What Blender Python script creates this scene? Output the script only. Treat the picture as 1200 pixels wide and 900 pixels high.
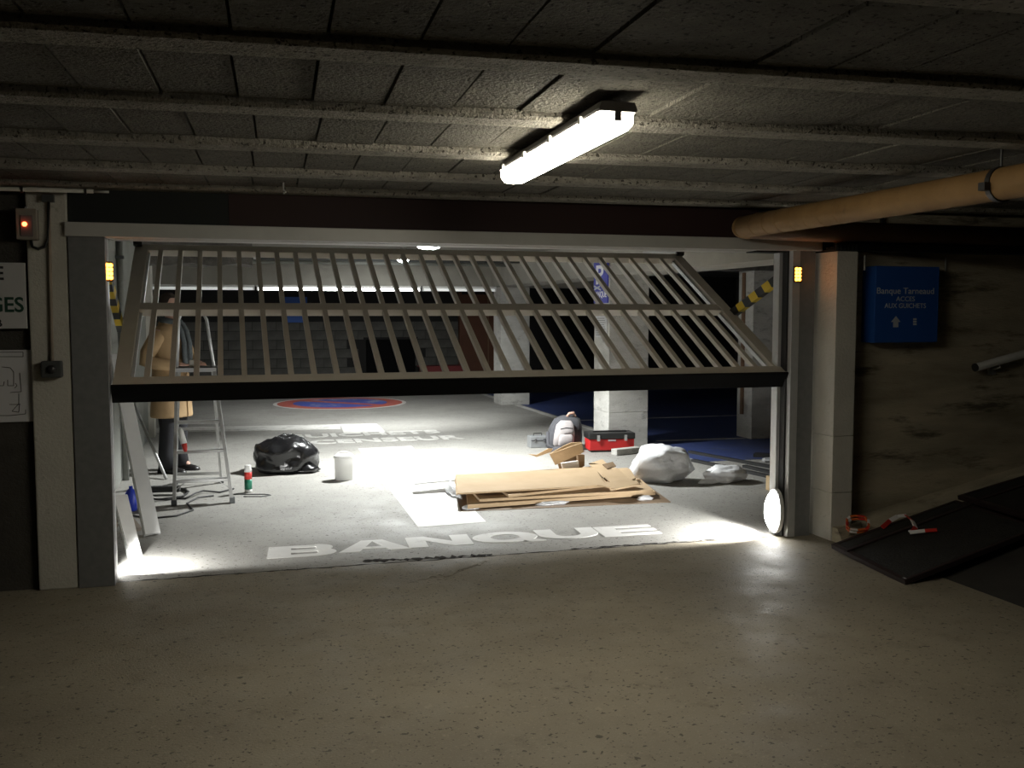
import bpy, bmesh, math, random
from mathutils import Vector, Matrix, noise

# ------------------------------------------------------------------ scene, camera, world, exposure
for o in list(bpy.data.objects): bpy.data.objects.remove(o)
SC = bpy.context.scene
COL = SC.collection
FPX, YAW, PIT, HC = 1144.0, math.radians(16.2), math.atan(84/1144.0), 1.6   # world x runs along the gate, y goes through it
cd = bpy.data.cameras.new('camera'); cam = bpy.data.objects.new('camera', cd); COL.objects.link(cam)
cd.sensor_fit = 'HORIZONTAL'; cd.sensor_width = 36.0; cd.lens = 36.0*FPX/1200.0; cd.clip_start = 0.05; cd.clip_end = 200
cam.location = (0, 0, HC); cam.rotation_euler = (math.pi/2-PIT, 0, -YAW)
SC.camera = cam
w = bpy.data.worlds.new('garage_dark'); SC.world = w; w.use_nodes = True
w.node_tree.nodes['Background'].inputs[0].default_value = (0.5, 0.55, 0.6, 1)
w.node_tree.nodes['Background'].inputs[1].default_value = 0.002
SC.view_settings.view_transform = 'Standard'; SC.view_settings.look = 'None'
SC.view_settings.exposure = 0.0; SC.view_settings.gamma = 1.0; SC.view_settings.use_curve_mapping = False
LE_FLUO, LE_FLOOR, W_DOWN, LE_BATTEN, LE_AMBER = 36.0, 40.0, 1050.0, 30.0, 14.0     # strengths of the lamps the place has

# pixel of the 1200x900 photograph -> point on a known plane
_F0 = Vector((math.sin(YAW), math.cos(YAW), 0)); _R = Vector((math.cos(YAW), -math.sin(YAW), 0)); _Z = Vector((0,0,1))
_F = _F0*math.cos(PIT) - _Z*math.sin(PIT); _U = _F0*math.sin(PIT) + _Z*math.cos(PIT); _C = Vector((0,0,HC))
def ray(x, y): return _F + _R*((x-600)/FPX) + _U*((450-y)/FPX)
def onz(x, y, z=0.0): d = ray(x,y); return _C + d*((z-HC)/d.z)
def onv(x, y, v): d = ray(x,y); return _C + d*(v/d.y)
def onu(x, y, u): d = ray(x,y); return _C + d*(u/d.x)

rnd = random.Random(7)

# ------------------------------------------------------------------ materials
def mat(name, col, rough=0.6, metal=0.0, var=None, scale=6.0, bump=0.0, bscale=60.0, spec=0.5, emit=None, estr=0.0,
        specks=None, sscale=140.0, sth=0.35, wear=None, wscale=9.0, wth=0.55, detail=6.0, trans=0.0, stretch=None, alpha=1.0):
    m = bpy.data.materials.new(name); m.use_nodes = True
    nt = m.node_tree; N = nt.nodes; L = nt.links; b = N['Principled BSDF']
    b.inputs['Base Color'].default_value = (*col, 1); b.inputs['Roughness'].default_value = rough
    b.inputs['Metallic'].default_value = metal; b.inputs['Specular IOR Level'].default_value = spec
    if trans: b.inputs['Transmission Weight'].default_value = trans
    if alpha < 1: b.inputs['Alpha'].default_value = alpha
    if emit: b.inputs['Emission Color'].default_value = (*emit, 1); b.inputs['Emission Strength'].default_value = estr
    tc = N.new('ShaderNodeTexCoord'); vec = tc.outputs['Object']
    if stretch:
        mp = N.new('ShaderNodeMapping'); mp.inputs['Scale'].default_value = stretch[:3]
        if len(stretch) > 3: mp.inputs['Rotation'].default_value = stretch[3:]
        L.new(vec, mp.inputs['Vector']); vec = mp.outputs['Vector']
    def nz(s, d=detail, r=0.6):
        n = N.new('ShaderNodeTexNoise'); n.inputs['Scale'].default_value = s; n.inputs['Detail'].default_value = d
        n.inputs['Roughness'].default_value = r; L.new(vec, n.inputs['Vector']); return n.outputs['Fac']
    def ramp(src, p0, p1, c0, c1):
        r = N.new('ShaderNodeValToRGB'); r.color_ramp.elements[0].position = p0; r.color_ramp.elements[1].position = p1
        r.color_ramp.elements[0].color = (*c0, 1); r.color_ramp.elements[1].color = (*c1, 1); L.new(src, r.inputs['Fac']); return r.outputs['Color']
    def mix(fac, a, c):
        x = N.new('ShaderNodeMix'); x.data_type = 'RGBA'
        if isinstance(fac, float): x.inputs[0].default_value = fac
        else: L.new(fac, x.inputs[0])
        for s, v in ((x.inputs[6], a), (x.inputs[7], c)):
            if isinstance(v, tuple): s.default_value = (*v, 1)
            else: L.new(v, s)
        return x.outputs[2]
    cur = None
    if var: cur = ramp(nz(scale), 0.32, 0.68, col, var)
    if specks: cur = mix(ramp(nz(sscale, 2.0), sth-0.05, sth, (1,1,1), (0,0,0)), cur if cur else col, specks)
    if wear: cur = mix(ramp(nz(wscale, 8.0, 0.7), wth-0.06, wth+0.06, (0,0,0), (1,1,1)), cur if cur else col, wear)
    if cur: L.new(cur, b.inputs['Base Color'])
    if bump:
        bp = N.new('ShaderNodeBump'); bp.inputs['Strength'].default_value = bump; bp.inputs['Distance'].default_value = 0.02
        L.new(nz(bscale, 4.0), bp.inputs['Height']); L.new(bp.outputs['Normal'], b.inputs['Normal'])
    return m

M = {}
def floor_material(name, c0, c1, speck, gloss):
    m = mat(name, c0, 0.6, 0, c1, 1.1, 0.25, 90.0, 0.5, specks=speck, sscale=42.0, sth=0.36)
    nt = m.node_tree; N = nt.nodes; L = nt.links; b = N['Principled BSDF']
    tc = N.new('ShaderNodeTexCoord')
    src = b.inputs['Base Color'].links[0].from_socket
    def layer(src, scale, lo, hi, col, fac, det=8.0, rough=0.7, vec=None):
        n = N.new('ShaderNodeTexNoise'); n.inputs['Scale'].default_value = scale; n.inputs['Detail'].default_value = det; n.inputs['Roughness'].default_value = rough
        L.new(tc.outputs['Object'], n.inputs['Vector'])
        r = N.new('ShaderNodeMapRange'); r.inputs[1].default_value = lo; r.inputs[2].default_value = hi; r.inputs[4].default_value = fac; L.new(n.outputs['Fac'], r.inputs[0])
        x = N.new('ShaderNodeMix'); x.data_type = 'RGBA'; L.new(r.outputs[0], x.inputs[0]); L.new(src, x.inputs[6]); x.inputs[7].default_value = (*col, 1)
        return x.outputs[2]
    src = layer(src, 5.5, 0.56, 0.72, tuple(c*0.55 for c in c0), 0.55)
    src = layer(src, 14.0, 0.60, 0.68, tuple(min(1, c*1.35) for c in c1), 0.5)
    src = layer(src, 75.0, 0.60, 0.66, tuple(c*1.5 for c in c1), 0.45, 3.0)
    src = layer(src, 30.0, 0.645, 0.67, (0.035,0.03,0.025), 0.75, 3.0, 0.5)
    L.new(src, b.inputs['Base Color'])
    n = N.new('ShaderNodeTexNoise'); n.inputs['Scale'].default_value = 3.5; n.inputs['Detail'].default_value = 6; L.new(tc.outputs['Object'], n.inputs['Vector'])
    r = N.new('ShaderNodeMapRange'); r.inputs[1].default_value = 0.3; r.inputs[2].default_value = 0.7; r.inputs[3].default_value = gloss; r.inputs[4].default_value = gloss+0.25
    L.new(n.outputs['Fac'], r.inputs[0]); L.new(r.outputs[0], b.inputs['Roughness'])
    return m
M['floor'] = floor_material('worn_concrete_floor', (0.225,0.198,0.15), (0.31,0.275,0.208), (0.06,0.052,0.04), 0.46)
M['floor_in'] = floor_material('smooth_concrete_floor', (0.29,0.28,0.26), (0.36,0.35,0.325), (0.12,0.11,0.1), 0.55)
M['ramp'] = mat('dark_ramp_coating', (0.024,0.022,0.02), 0.9, 0, (0.04,0.037,0.033), 4.0, 0.3, 80)
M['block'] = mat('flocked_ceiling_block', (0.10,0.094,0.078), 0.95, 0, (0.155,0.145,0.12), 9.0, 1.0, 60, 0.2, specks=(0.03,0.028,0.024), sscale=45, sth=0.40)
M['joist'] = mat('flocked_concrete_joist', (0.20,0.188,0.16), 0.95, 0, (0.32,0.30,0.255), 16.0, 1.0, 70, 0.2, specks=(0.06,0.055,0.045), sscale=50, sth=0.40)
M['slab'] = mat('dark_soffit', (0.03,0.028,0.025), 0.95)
M['ceil_in'] = mat('painted_concrete_soffit', (0.13,0.124,0.11), 0.9, 0, (0.18,0.17,0.15), 3.0, 0.2, 60)
M['beam_in'] = mat('pale_concrete_beam', (0.28,0.265,0.235), 0.9, 0, (0.34,0.325,0.285), 2.5, 0.25, 50)
M['darkwall'] = mat('dirty_dark_render', (0.05,0.047,0.042), 0.95, 0, (0.075,0.07,0.06), 4.0, 0.5, 60)
M['rampwall'] = mat('board_marked_concrete', (0.29,0.255,0.185), 0.95, 0, (0.54,0.475,0.35), 2.2, 0.6, 45, wear=(0.12,0.105,0.08), wscale=3.0, wth=0.60, stretch=(0.5,1,2.6,0,math.radians(12),0))
M['whitepil'] = mat('cream_painted_concrete', (0.49,0.475,0.43), 0.9, 0, (0.58,0.565,0.51), 3.5, 0.35, 50, wear=(0.36,0.34,0.29), wscale=14, wth=0.66)
M['pillar'] = mat('raw_pale_concrete', (0.42,0.41,0.38), 0.9, 0, (0.56,0.55,0.52), 3.0, 0.5, 40, wear=(0.30,0.29,0.27), wscale=5, wth=0.62, stretch=(1,1,2.2))
M['greywall'] = mat('grey_concrete_wall', (0.19,0.195,0.175), 0.9, 0, (0.25,0.255,0.235), 2.0, 0.4, 40)
M['stone'] = mat('dusky_wall_block', (0.06,0.058,0.052), 0.95, 0, (0.14,0.136,0.122), 2.0, 0.6, 40)
M['mortar'] = mat('dark_mortar', (0.02,0.019,0.018), 0.95)
M['black'] = mat('black_paint', (0.006,0.006,0.006), 0.9, spec=0.1)
M['lint_g'] = mat('black_green_board', (0.010,0.013,0.012), 0.7)
M['lint_m'] = mat('maroon_board', (0.030,0.012,0.011), 0.7)
M['post'] = mat('grey_galvanised_sheet', (0.21,0.215,0.225), 0.5, 0.35, (0.25,0.255,0.265), 25.0, 0.05, 90)
M['hdr'] = mat('pale_grey_lacquer', (0.52,0.52,0.50), 0.45, 0.1, (0.56,0.56,0.54), 8)
M['gate'] = mat('beige_grey_lacquer', (0.46,0.42,0.355), 0.42, 0.05, (0.50,0.46,0.39), 10)
M['alu'] = mat('brushed_aluminium', (0.60,0.61,0.62), 0.35, 0.35, (0.55,0.56,0.57), 30)
M['alu_d'] = mat('dull_aluminium', (0.40,0.40,0.39), 0.5, 0.5, (0.47,0.47,0.46), 30)
M['rubber'] = mat('black_rubber', (0.006,0.006,0.006), 0.95, spec=0.05)
M['paint'] = mat('worn_white_floor_paint', (0.70,0.69,0.67), 0.7, 0, (0.78,0.77,0.75), 3, wear=(0.48,0.465,0.44), wscale=7, wth=0.63)
M['paint_f'] = mat('faded_white_floor_paint', (0.60,0.59,0.56), 0.7, 0, (0.68,0.67,0.64), 3, wear=(0.40,0.385,0.36), wscale=6, wth=0.56)
M['p_red'] = mat('red_floor_paint', (0.50,0.10,0.075), 0.6, 0, (0.56,0.15,0.11), 4, wear=(0.5,0.42,0.38), wscale=6, wth=0.66)
M['p_blue'] = mat('blue_floor_paint', (0.055,0.10,0.46), 0.6, 0, (0.08,0.13,0.50), 3, wear=(0.42,0.44,0.48), wscale=1.7, wth=0.57)
M['bluefl'] = mat('blue_floor_coating', (0.035,0.055,0.17), 0.5, 0, (0.05,0.075,0.21), 3, wear=(0.06,0.07,0.12), wscale=5, wth=0.6)
M['scuff'] = mat('pale_scuffed_concrete', (0.36,0.33,0.27), 0.8, 0, (0.26,0.235,0.19), 40)
M['crack'] = mat('dark_crack', (0.02,0.014,0.010), 0.95)
M['white'] = mat('white_plastic', (0.75,0.75,0.73), 0.45)
M['whiteboard'] = mat('white_lacquered_trim', (0.78,0.78,0.77), 0.35, 0, (0.72,0.72,0.71), 5)
M['paper'] = mat('white_paper', (0.66,0.66,0.69), 0.7)
M['signwhite'] = mat('white_sign_face', (0.55,0.55,0.56), 0.6)
M['green'] = mat('green_lettering', (0.015,0.06,0.04), 0.6)
M['ink'] = mat('black_lettering', (0.02,0.02,0.022), 0.6)
M['bluebox'] = mat('blue_sign_box', (0.011,0.075,0.32), 0.6, 0, (0.013,0.083,0.35), 5)
M['bluesign'] = mat('blue_parking_sign', (0.025,0.03,0.36), 0.5)
M['letter'] = mat('pale_sign_lettering', (0.48,0.52,0.58), 0.6)
M['pwhite'] = mat('white_sign_lettering', (0.8,0.8,0.85), 0.6)
M['card'] = mat('brown_cardboard', (0.47,0.335,0.195), 0.85, 0, (0.53,0.385,0.235), 4, 0.12, 30)
M['card_d'] = mat('dark_cardboard_core', (0.22,0.145,0.08), 0.9)
M['film'] = mat('brown_wrapping_sheet', (0.16,0.105,0.06), 0.55, 0, (0.20,0.135,0.08), 5)
M['foil'] = mat('crumpled_clear_film', (0.75,0.76,0.78), 0.18, 0.3, None, bump=0.8, bscale=50)
M['red'] = mat('red_toolbox_plastic', (0.55,0.025,0.025), 0.45)
M['dkplastic'] = mat('black_plastic', (0.018,0.018,0.018), 0.45)
M['chrome'] = mat('chrome', (0.75,0.75,0.75), 0.2, 1.0)
M['bagblack'] = mat('black_bin_liner', (0.008,0.008,0.009), 0.22, 0, None, bump=0.35, bscale=14, spec=0.8)
M['bagwhite'] = mat('white_plastic_bag', (0.93,0.94,0.96), 0.4, 0, None, bump=0.5, bscale=14)
M['fab_d'] = mat('charcoal_backpack_fabric', (0.065,0.065,0.075), 0.9, 0, (0.09,0.09,0.10), 20, 0.2, 200)
M['fab_l'] = mat('pale_grey_backpack_fabric', (0.42,0.38,0.38), 0.9, 0, (0.48,0.44,0.44), 20, 0.2, 200)
M['case'] = mat('grey_metal_case', (0.33,0.34,0.35), 0.4, 0.4)
M['skin'] = mat('skin', (0.58,0.36,0.28), 0.55)
M['coat'] = mat('camel_wool_coat', (0.35,0.235,0.125), 0.95, 0, (0.41,0.28,0.15), 12, 0.2, 150)
M['trouser'] = mat('black_trousers', (0.012,0.012,0.015), 0.9)
M['shoe'] = mat('black_leather', (0.012,0.011,0.011), 0.35)
M['scarf'] = mat('slate_grey_scarf', (0.065,0.078,0.085), 0.95, 0, (0.10,0.115,0.12), 40, 0.3, 120)
M['hair'] = mat('short_dark_brown_hair', (0.035,0.022,0.015), 0.8, 0, None, bump=0.5, bscale=160)
M['wood'] = mat('pale_pine', (0.62,0.45,0.25), 0.7, 0, (0.68,0.52,0.31), 9, stretch=(1,1,6))
M['oldwood'] = mat('weathered_wood', (0.30,0.25,0.20), 0.85, 0, (0.38,0.32,0.26), 9)
M['pipe'] = mat('ochre_lagged_pipe', (0.19,0.105,0.033), 0.75, 0, (0.24,0.138,0.048), 6, 0.15, 30, wear=(0.15,0.08,0.03), wscale=9, wth=0.66)
M['pipe_d'] = mat('brown_pipe', (0.16,0.09,0.05), 0.7)
M['tray'] = mat('dark_cable_tray', (0.02,0.02,0.02), 0.6)
M['steel'] = mat('dull_steel', (0.42,0.42,0.41), 0.45, 0.25)
M['panel'] = mat('black_rubber_panel', (0.015,0.0145,0.013), 0.85, 0, (0.027,0.026,0.023), 9, 0.5, 60, 0.3)
M['panel_f'] = mat('dark_maroon_frame', (0.028,0.016,0.016), 0.5, 0.2)
M['tape_r'] = mat('red_barrier_tape', (0.55,0.03,0.02), 0.5)
M['tape_o'] = mat('orange_barrier_tape', (0.62,0.14,0.03), 0.5)
M['tape_w'] = mat('white_barrier_tape', (0.7,0.7,0.7), 0.5)
M['yellow'] = mat('yellow_warning_tape', (0.75,0.53,0.02), 0.5)
M['blk_t'] = mat('black_warning_tape', (0.012,0.012,0.012), 0.5)
M['cable'] = mat('black_cable', (0.014,0.014,0.014), 0.5)
M['bluepl'] = mat('blue_plastic', (0.03,0.06,0.55), 0.4)
M['canred'] = mat('red_can_label', (0.60,0.04,0.03), 0.4)
M['cangreen'] = mat('green_can_label', (0.02,0.20,0.12), 0.4)
M['brown'] = mat('brown_door', (0.11,0.04,0.018), 0.6, 0, (0.14,0.052,0.024), 5)
M['redlow'] = mat('dull_red_box', (0.20,0.03,0.03), 0.7)
M['grime'] = mat('sooty_concrete', (0.06,0.056,0.05), 0.95, 0, (0.16,0.15,0.135), 7, 0.9, 25)
M['swbox'] = mat('dark_grey_switch', (0.06,0.065,0.065), 0.6)
M['jbox'] = mat('beige_box', (0.30,0.27,0.23), 0.6)
M['housing'] = mat('grey_lamp_housing', (0.16,0.15,0.15), 0.6)
M['fluo'] = mat('glowing_diffuser', (0.9,0.9,0.88), 0.4, emit=(1.0,0.93,0.76), estr=LE_FLUO)
M['batten'] = mat('glowing_batten_tube', (0.9,0.9,0.9), 0.4, emit=(0.96,1.0,0.97), estr=LE_BATTEN)
M['batten_d'] = mat('weak_batten_tube', (0.9,0.9,0.9), 0.4, emit=(0.96,1.0,0.97), estr=LE_BATTEN*0.012)
M['downlens'] = mat('glowing_lamp_lens', (0.9,0.9,0.9), 0.4, emit=(0.95,1.0,1.0), estr=40.0)
M['floorlamp'] = mat('glowing_bulkhead_lens', (0.9,0.9,0.9), 0.4, emit=(1.0,1.0,0.97), estr=LE_FLOOR)
M['amber'] = mat('glowing_amber_lens', (0.8,0.4,0.05), 0.4, emit=(1.0,0.33,0.03), estr=LE_AMBER)
M['redled'] = mat('glowing_red_light', (0.8,0.1,0.05), 0.4, emit=(1.0,0.10,0.03), estr=14.0)

# ------------------------------------------------------------------ mesh helpers
class B:
    def __init__(s): s.bm = bmesh.new()
    def _faces(s, vs, fs):
        v = [s.bm.verts.new(p) for p in vs]
        for f in fs:
            try: s.bm.faces.new([v[i] for i in f])
            except ValueError: pass
        return v
    def hexa(s, p):   # 8 points: bottom ring 0-3, top ring 4-7
        s._faces(p, [(3,2,1,0),(4,5,6,7),(0,1,5,4),(1,2,6,5),(2,3,7,6),(3,0,4,7)]); return s
    def box(s, x0,x1,y0,y1,z0,z1):
        return s.hexa([(x0,y0,z0),(x1,y0,z0),(x1,y1,z0),(x0,y1,z0),(x0,y0,z1),(x1,y0,z1),(x1,y1,z1),(x0,y1,z1)])
    def obox(s, c, ax, ay, az, lx, ly, lz):   # oriented box: centre, axes, half sizes
        c = Vector(c); ax = Vector(ax)*lx; ay = Vector(ay)*ly; az = Vector(az)*lz
        return s.hexa([c-ax-ay-az, c+ax-ay-az, c+ax+ay-az, c-ax+ay-az, c-ax-ay+az, c+ax-ay+az, c+ax+ay+az, c-ax+ay+az])
    def beam(s, p0, p1, wdt, thk, up=(0,0,1)):
        p0 = Vector(p0); p1 = Vector(p1); d = (p1-p0); l = d.length; d.normalize()
        sd = d.cross(Vector(up))
        if sd.length < 1e-4: sd = Vector((1,0,0))
        sd.normalize(); n = sd.cross(d).normalized()
        return s.obox((p0+p1)/2, d, sd, n, l/2, wdt/2, thk/2)
    def slab(s, pts, t):     # polygon pts (3D), thickened downwards along -normal
        pts = [Vector(p) for p in pts]; n = (pts[1]-pts[0]).cross(pts[2]-pts[1]).normalized(); k = len(pts)
        if n.z < 0: pts.reverse(); n = -n
        lo = [p-n*t for p in pts]
        s._faces(lo+pts, [tuple(range(k))[::-1], tuple(range(k,2*k))]+[(i,(i+1)%k,k+(i+1)%k,k+i) for i in range(k)]); return s
    def loft(s, rings, cap=True, close=True):
        n = len(rings[0]); vs = [s.bm.verts.new(p) for r in rings for p in r]
        for i in range(len(rings)-1):
            for j in range(n if close else n-1):
                k = (j+1) % n
                s.bm.faces.new((vs[i*n+j], vs[i*n+k], vs[(i+1)*n+k], vs[(i+1)*n+j]))
        if cap:
            s.bm.faces.new(vs[:n][::-1]); s.bm.faces.new(vs[-n:])
        return s
    def tube(s, pts, r, n=8):
        pts = [Vector(p) for p in pts]; rr = r if isinstance(r, (list,tuple)) else [r]*len(pts)
        rings = []; prev = None
        for i, p in enumerate(pts):
            d = (pts[min(i+1,len(pts)-1)] - pts[max(i-1,0)]).normalized()
            a = prev if prev else (Vector((0,0,1)) if abs(d.z) < 0.9 else Vector((1,0,0)))
            a = (a - d*a.dot(d)).normalized(); b = d.cross(a); prev = a
            rings.append([p + (a*math.cos(t)+b*math.sin(t))*rr[i] for t in [2*math.pi*k/n for k in range(n)]])
        return s.loft(rings)
    def lathe(s, prof, n=20, c=(0,0,0), ax=(0,0,1)):
        ax = Vector(ax).normalized(); a = ax.orthogonal().normalized(); b = ax.cross(a); c = Vector(c)
        return s.loft([[c + ax*z + (a*math.cos(t)+b*math.sin(t))*max(r,1e-4) for t in [2*math.pi*k/n for k in range(n)]] for r, z in prof])
    def disc(s, c, r, z0, z1, n=48, r0=None):
        if r0 is None:
            return s.loft([[(c[0]+r*math.cos(t), c[1]+r*math.sin(t), z) for t in [2*math.pi*k/n for k in range(n)]] for z in (z0,z1)])
        for k in range(n):
            t0 = 2*math.pi*k/n; t1 = 2*math.pi*(k+1)/n
            q = lambda rr,t,z: (c[0]+rr*math.cos(t), c[1]+rr*math.sin(t), z)
            s.hexa([q(r0,t0,z0),q(r,t0,z0),q(r,t1,z0),q(r0,t1,z0),q(r0,t0,z1),q(r,t0,z1),q(r,t1,z1),q(r0,t1,z1)])
        return s
    def prism(s, poly, z0, z1):
        return s.loft([[(x,y,z) for x,y in poly] for z in (z0,z1)])
    def mesh(s, name, smooth=False):
        bmesh.ops.recalc_face_normals(s.bm, faces=s.bm.faces)
        me = bpy.data.meshes.new(name); s.bm.to_mesh(me); s.bm.free()
        if smooth:
            for p in me.polygons: p.use_smooth = True
        return me
    def build(s, name, m, parent=None, smooth=False, bevel=0.0, sub=0):
        me = s.mesh(name, smooth); me.materials.append(M[m])
        return link(name, me, parent, bevel, sub)
def link(name, me, parent=None, bevel=0.0, sub=0):
    o = bpy.data.objects.new(name, me); COL.objects.link(o)
    if parent is not None: attach(o, parent)
    if bevel:
        b = o.modifiers.new('bevel', 'BEVEL'); b.width = bevel; b.segments = 2; b.limit_method = 'ANGLE'
    if sub:
        b = o.modifiers.new('sub', 'SUBSURF'); b.levels = sub; b.render_levels = sub
    return o
def world_of(o):
    m = Matrix.LocRotScale(o.location, o.rotation_euler, o.scale)
    return world_of(o.parent) @ o.matrix_parent_inverse @ m if o.parent else m
def attach(o, parent):      # geometry is written in world coordinates, so keep it where it is
    o.parent = parent; o.matrix_parent_inverse = world_of(parent).inverted()
def tag(o, label, cat, group=None, kind=None):
    o['label'] = label; o['category'] = cat
    if group: o['group'] = group
    if kind: o['kind'] = kind
    return o
def thing(name, loc, label, cat, group=None, kind=None):
    o = bpy.data.objects.new(name, None); COL.objects.link(o); o.location = loc; o.empty_display_size = 0.1
    return tag(o, label, cat, group, kind)
def struct(o, label, cat): return tag(o, label, cat, None, 'structure')

def text_mesh(s, bold=0.0, ext=0.002):
    c = bpy.data.curves.new('lettering', 'FONT'); c.body = s; c.size = 1.0; c.extrude = ext; c.offset = bold; c.resolution_u = 4
    o = bpy.data.objects.new('lettering', c); COL.objects.link(o)
    me = bpy.data.meshes.new_from_object(o.evaluated_get(bpy.context.evaluated_depsgraph_get()))
    bpy.data.objects.remove(o); bpy.data.curves.remove(c); return me
def text(name, s, m, org, ex, ey, wdt=None, hgt=None, bold=0.0, thick=0.002, parent=None):
    # org: lower-left corner, ex / ey: reading and upward directions; scaled to wdt x hgt
    me = text_mesh(s, bold, 0.5)
    xs = [v.co.x for v in me.vertices]; ys = [v.co.y for v in me.vertices]
    x0, x1, y0, y1 = min(xs), max(xs), min(ys), max(ys)
    sy = (hgt/(y1-y0)) if hgt else (wdt/(x1-x0)); sx = (wdt/(x1-x0)) if wdt else sy
    ex = Vector(ex).normalized(); ey = Vector(ey).normalized(); ez = ex.cross(ey); org = Vector(org)
    for v in me.vertices:
        v.co = org + ex*((v.co.x-x0)*sx) + ey*((v.co.y-y0)*sy) + ez*((v.co.z+0.5)*thick)
    me.materials.clear(); me.materials.append(M[m])
    return link(name, me, parent)

VG = 6.05          # gate plane
ZJ, ZB, ZS = 2.30, 2.33, 2.42     # joist soffit, block soffit, slab

# ------------------------------------------------------------------ setting: floors, ramp, ceilings, walls
floor = struct(B().box(-6,12,-5,6.12,-0.12,0).build('floor', 'floor'), 'worn speckled beige concrete floor in front of the gate', 'floor')
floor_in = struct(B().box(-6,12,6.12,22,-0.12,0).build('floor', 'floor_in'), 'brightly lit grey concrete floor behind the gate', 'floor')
U0, SL = 4.12, 0.208
def rz(u): return max(0.0, (u-U0)*SL)
rb = B(); rb.hexa([(U0,-5,-0.05),(12,-5,-0.05),(12,6.05,-0.05),(U0,6.05,-0.05),(U0,-5,0.001),(12,-5,rz(12)),(12,6.05,rz(12)),(U0,6.05,0.001)])
struct(rb.build('ramp', 'ramp'), 'dark coated ramp rising along the rough concrete wall', 'ramp')
k = B(); k.hexa([(4.04,5.72,0),(4.30,5.84,0.0),(4.30,6.05,0.0),(4.04,6.05,0.0),(4.04,5.80,0.10),(4.30,5.90,0.12),(4.30,6.05,0.12),(4.04,6.05,0.10)])
k.hexa([(4.30,5.84,0),(12,5.84,rz(12)-0.05),(12,6.05,rz(12)-0.05),(4.30,6.05,0),(4.30,5.92,0.105),(12,5.92,rz(12)+0.05),(12,6.05,rz(12)+0.05),(4.30,6.05,0.105)])
struct(k.build('kerb', 'rampwall'), 'low concrete kerb at the foot of the ramp wall', 'kerb')

# painted floor marks (children of the floor they are painted on)
def painted_letter(ch, x0, v0, w_=0.44, h_=0.31):
    bb = B(); st, hb, cnt = 0.34, 0.24, [0]         # stem width and bar height as shares of the letter box
    def poly(p):
        cnt[0] += 1; bb.prism([(x0+0.02*y_*h_/0.3+x_*w_, v0-0.03*x_*w_+y_*h_) for x_, y_ in p], 0.0005, 0.003+0.00012*cnt[0])
    def box(a_, b_, c_, d_): poly([(a_,c_),(b_,c_),(b_,d_),(a_,d_)])
    def arc(cx, cy, rx, ry, ix, iy, a0, a1, n=14):
        for i in range(n):
            t0 = math.radians(a0+(a1-a0)*i/n); t1 = math.radians(a0+(a1-a0)*(i+1)/n)
            poly([(cx+ix*math.cos(t0),cy+iy*math.sin(t0)),(cx+rx*math.cos(t0),cy+ry*math.sin(t0)),(cx+rx*math.cos(t1),cy+ry*math.sin(t1)),(cx+ix*math.cos(t1),cy+iy*math.sin(t1))])
    if ch == 'B':
        box(0,st,0,1)
        for c_, d_ in ((0,0.21),(0.40,0.62),(0.80,1)): box(st,0.72,c_,d_)
        arc(0.72,0.31,0.30,0.31,0.02,0.10,-90,90); arc(0.70,0.71,0.27,0.29,0.02,0.09,-90,90)
    elif ch == 'A':
        poly([(-0.02,0),(0.30,0),(0.56,1),(0.36,1)]); poly([(0.78,0),(1.10,0),(0.70,1),(0.50,1)]); box(0.25,0.80,0.20,0.38)
    elif ch == 'N':
        box(0,0.30,0,1); box(0.72,1.02,0,1); poly([(0.0,1),(0.30,1),(1.02,0),(0.72,0)])
    elif ch == 'Q':
        arc(0.5,0.5,0.54,0.52,0.24,0.29,0,360,32); poly([(0.62,0.22),(0.80,0.30),(1.10,-0.04),(0.86,-0.06)])
    elif ch == 'U':
        box(0,0.30,0.45,1); box(0.72,1.02,0.45,1); arc(0.51,0.45,0.51,0.46,0.21,0.24,180,360,18)
    elif ch == 'E':
        box(0,st,0,1)
        for c_, d_ in ((0,0.22),(0.40,0.61),(0.79,1)): box(st,1.0,c_,d_)
    bb.build('painted_letter', 'paint', floor_in)
for ch, x0, v0 in (('B',0.215,6.445),('A',0.685,6.47),('N',1.155,6.47),('Q',1.635,6.45),('U',2.10,6.44),('E',2.555,6.41)): painted_letter(ch, x0, v0)
def paint_quad(name, pts, m, z=0.003):
    return B().slab([(p[0],p[1],z) for p in pts], z-0.0004).build(name, m, floor_in)
paint_quad('arrow_shaft', [onz(490,618), onz(570,612), onz(482,523), onz(420,526)], 'paint')
paint_quad('arrow_corner', [(1.45,13.02),(2.0,12.99),(2.03,13.97),(1.52,14.05)], 'paint_f')
paint_quad('arrow_branch', [(1.455,13.45),(1.52,14.02),(-1.8,14.4),(-1.8,13.85)], 'paint_f')
text('painted_word', 'GUICHETS', 'paint_f', (0.60,12.62,0.0005), (1,0.01,0), (0,1,0), 2.10, 0.36, 0.03, 0.003, floor_in)
text('painted_word', 'ASCENSEUR', 'paint_f', (0.42,11.98,0.0005), (1,0.0,0), (0,1,0), 2.44, 0.38, 0.03, 0.003, floor_in)
NP = (1.88,17.35)
B().disc(NP, 1.16, 0.0004, 0.002).build('roundel_border', 'paint', floor_in)
B().disc(NP, 1.09, 0.002, 0.004).build('roundel_ring', 'p_red', floor_in)
B().disc(NP, 0.82, 0.004, 0.006).build('roundel_field', 'p_blue', floor_in)
q = B(); a = math.radians(-45); d = Vector((math.cos(a), math.sin(a), 0)); q.obox((NP[0],NP[1],0.007), d, Vector((-d.y,d.x,0)), (0,0,1), 0.82, 0.10, 0.001); q.build('roundel_slash', 'p_red', floor_in)
B().box(4.86,12,9.4,22,0.0004,0.003).build('blue_floor_coating', 'bluefl', floor_in)
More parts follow.
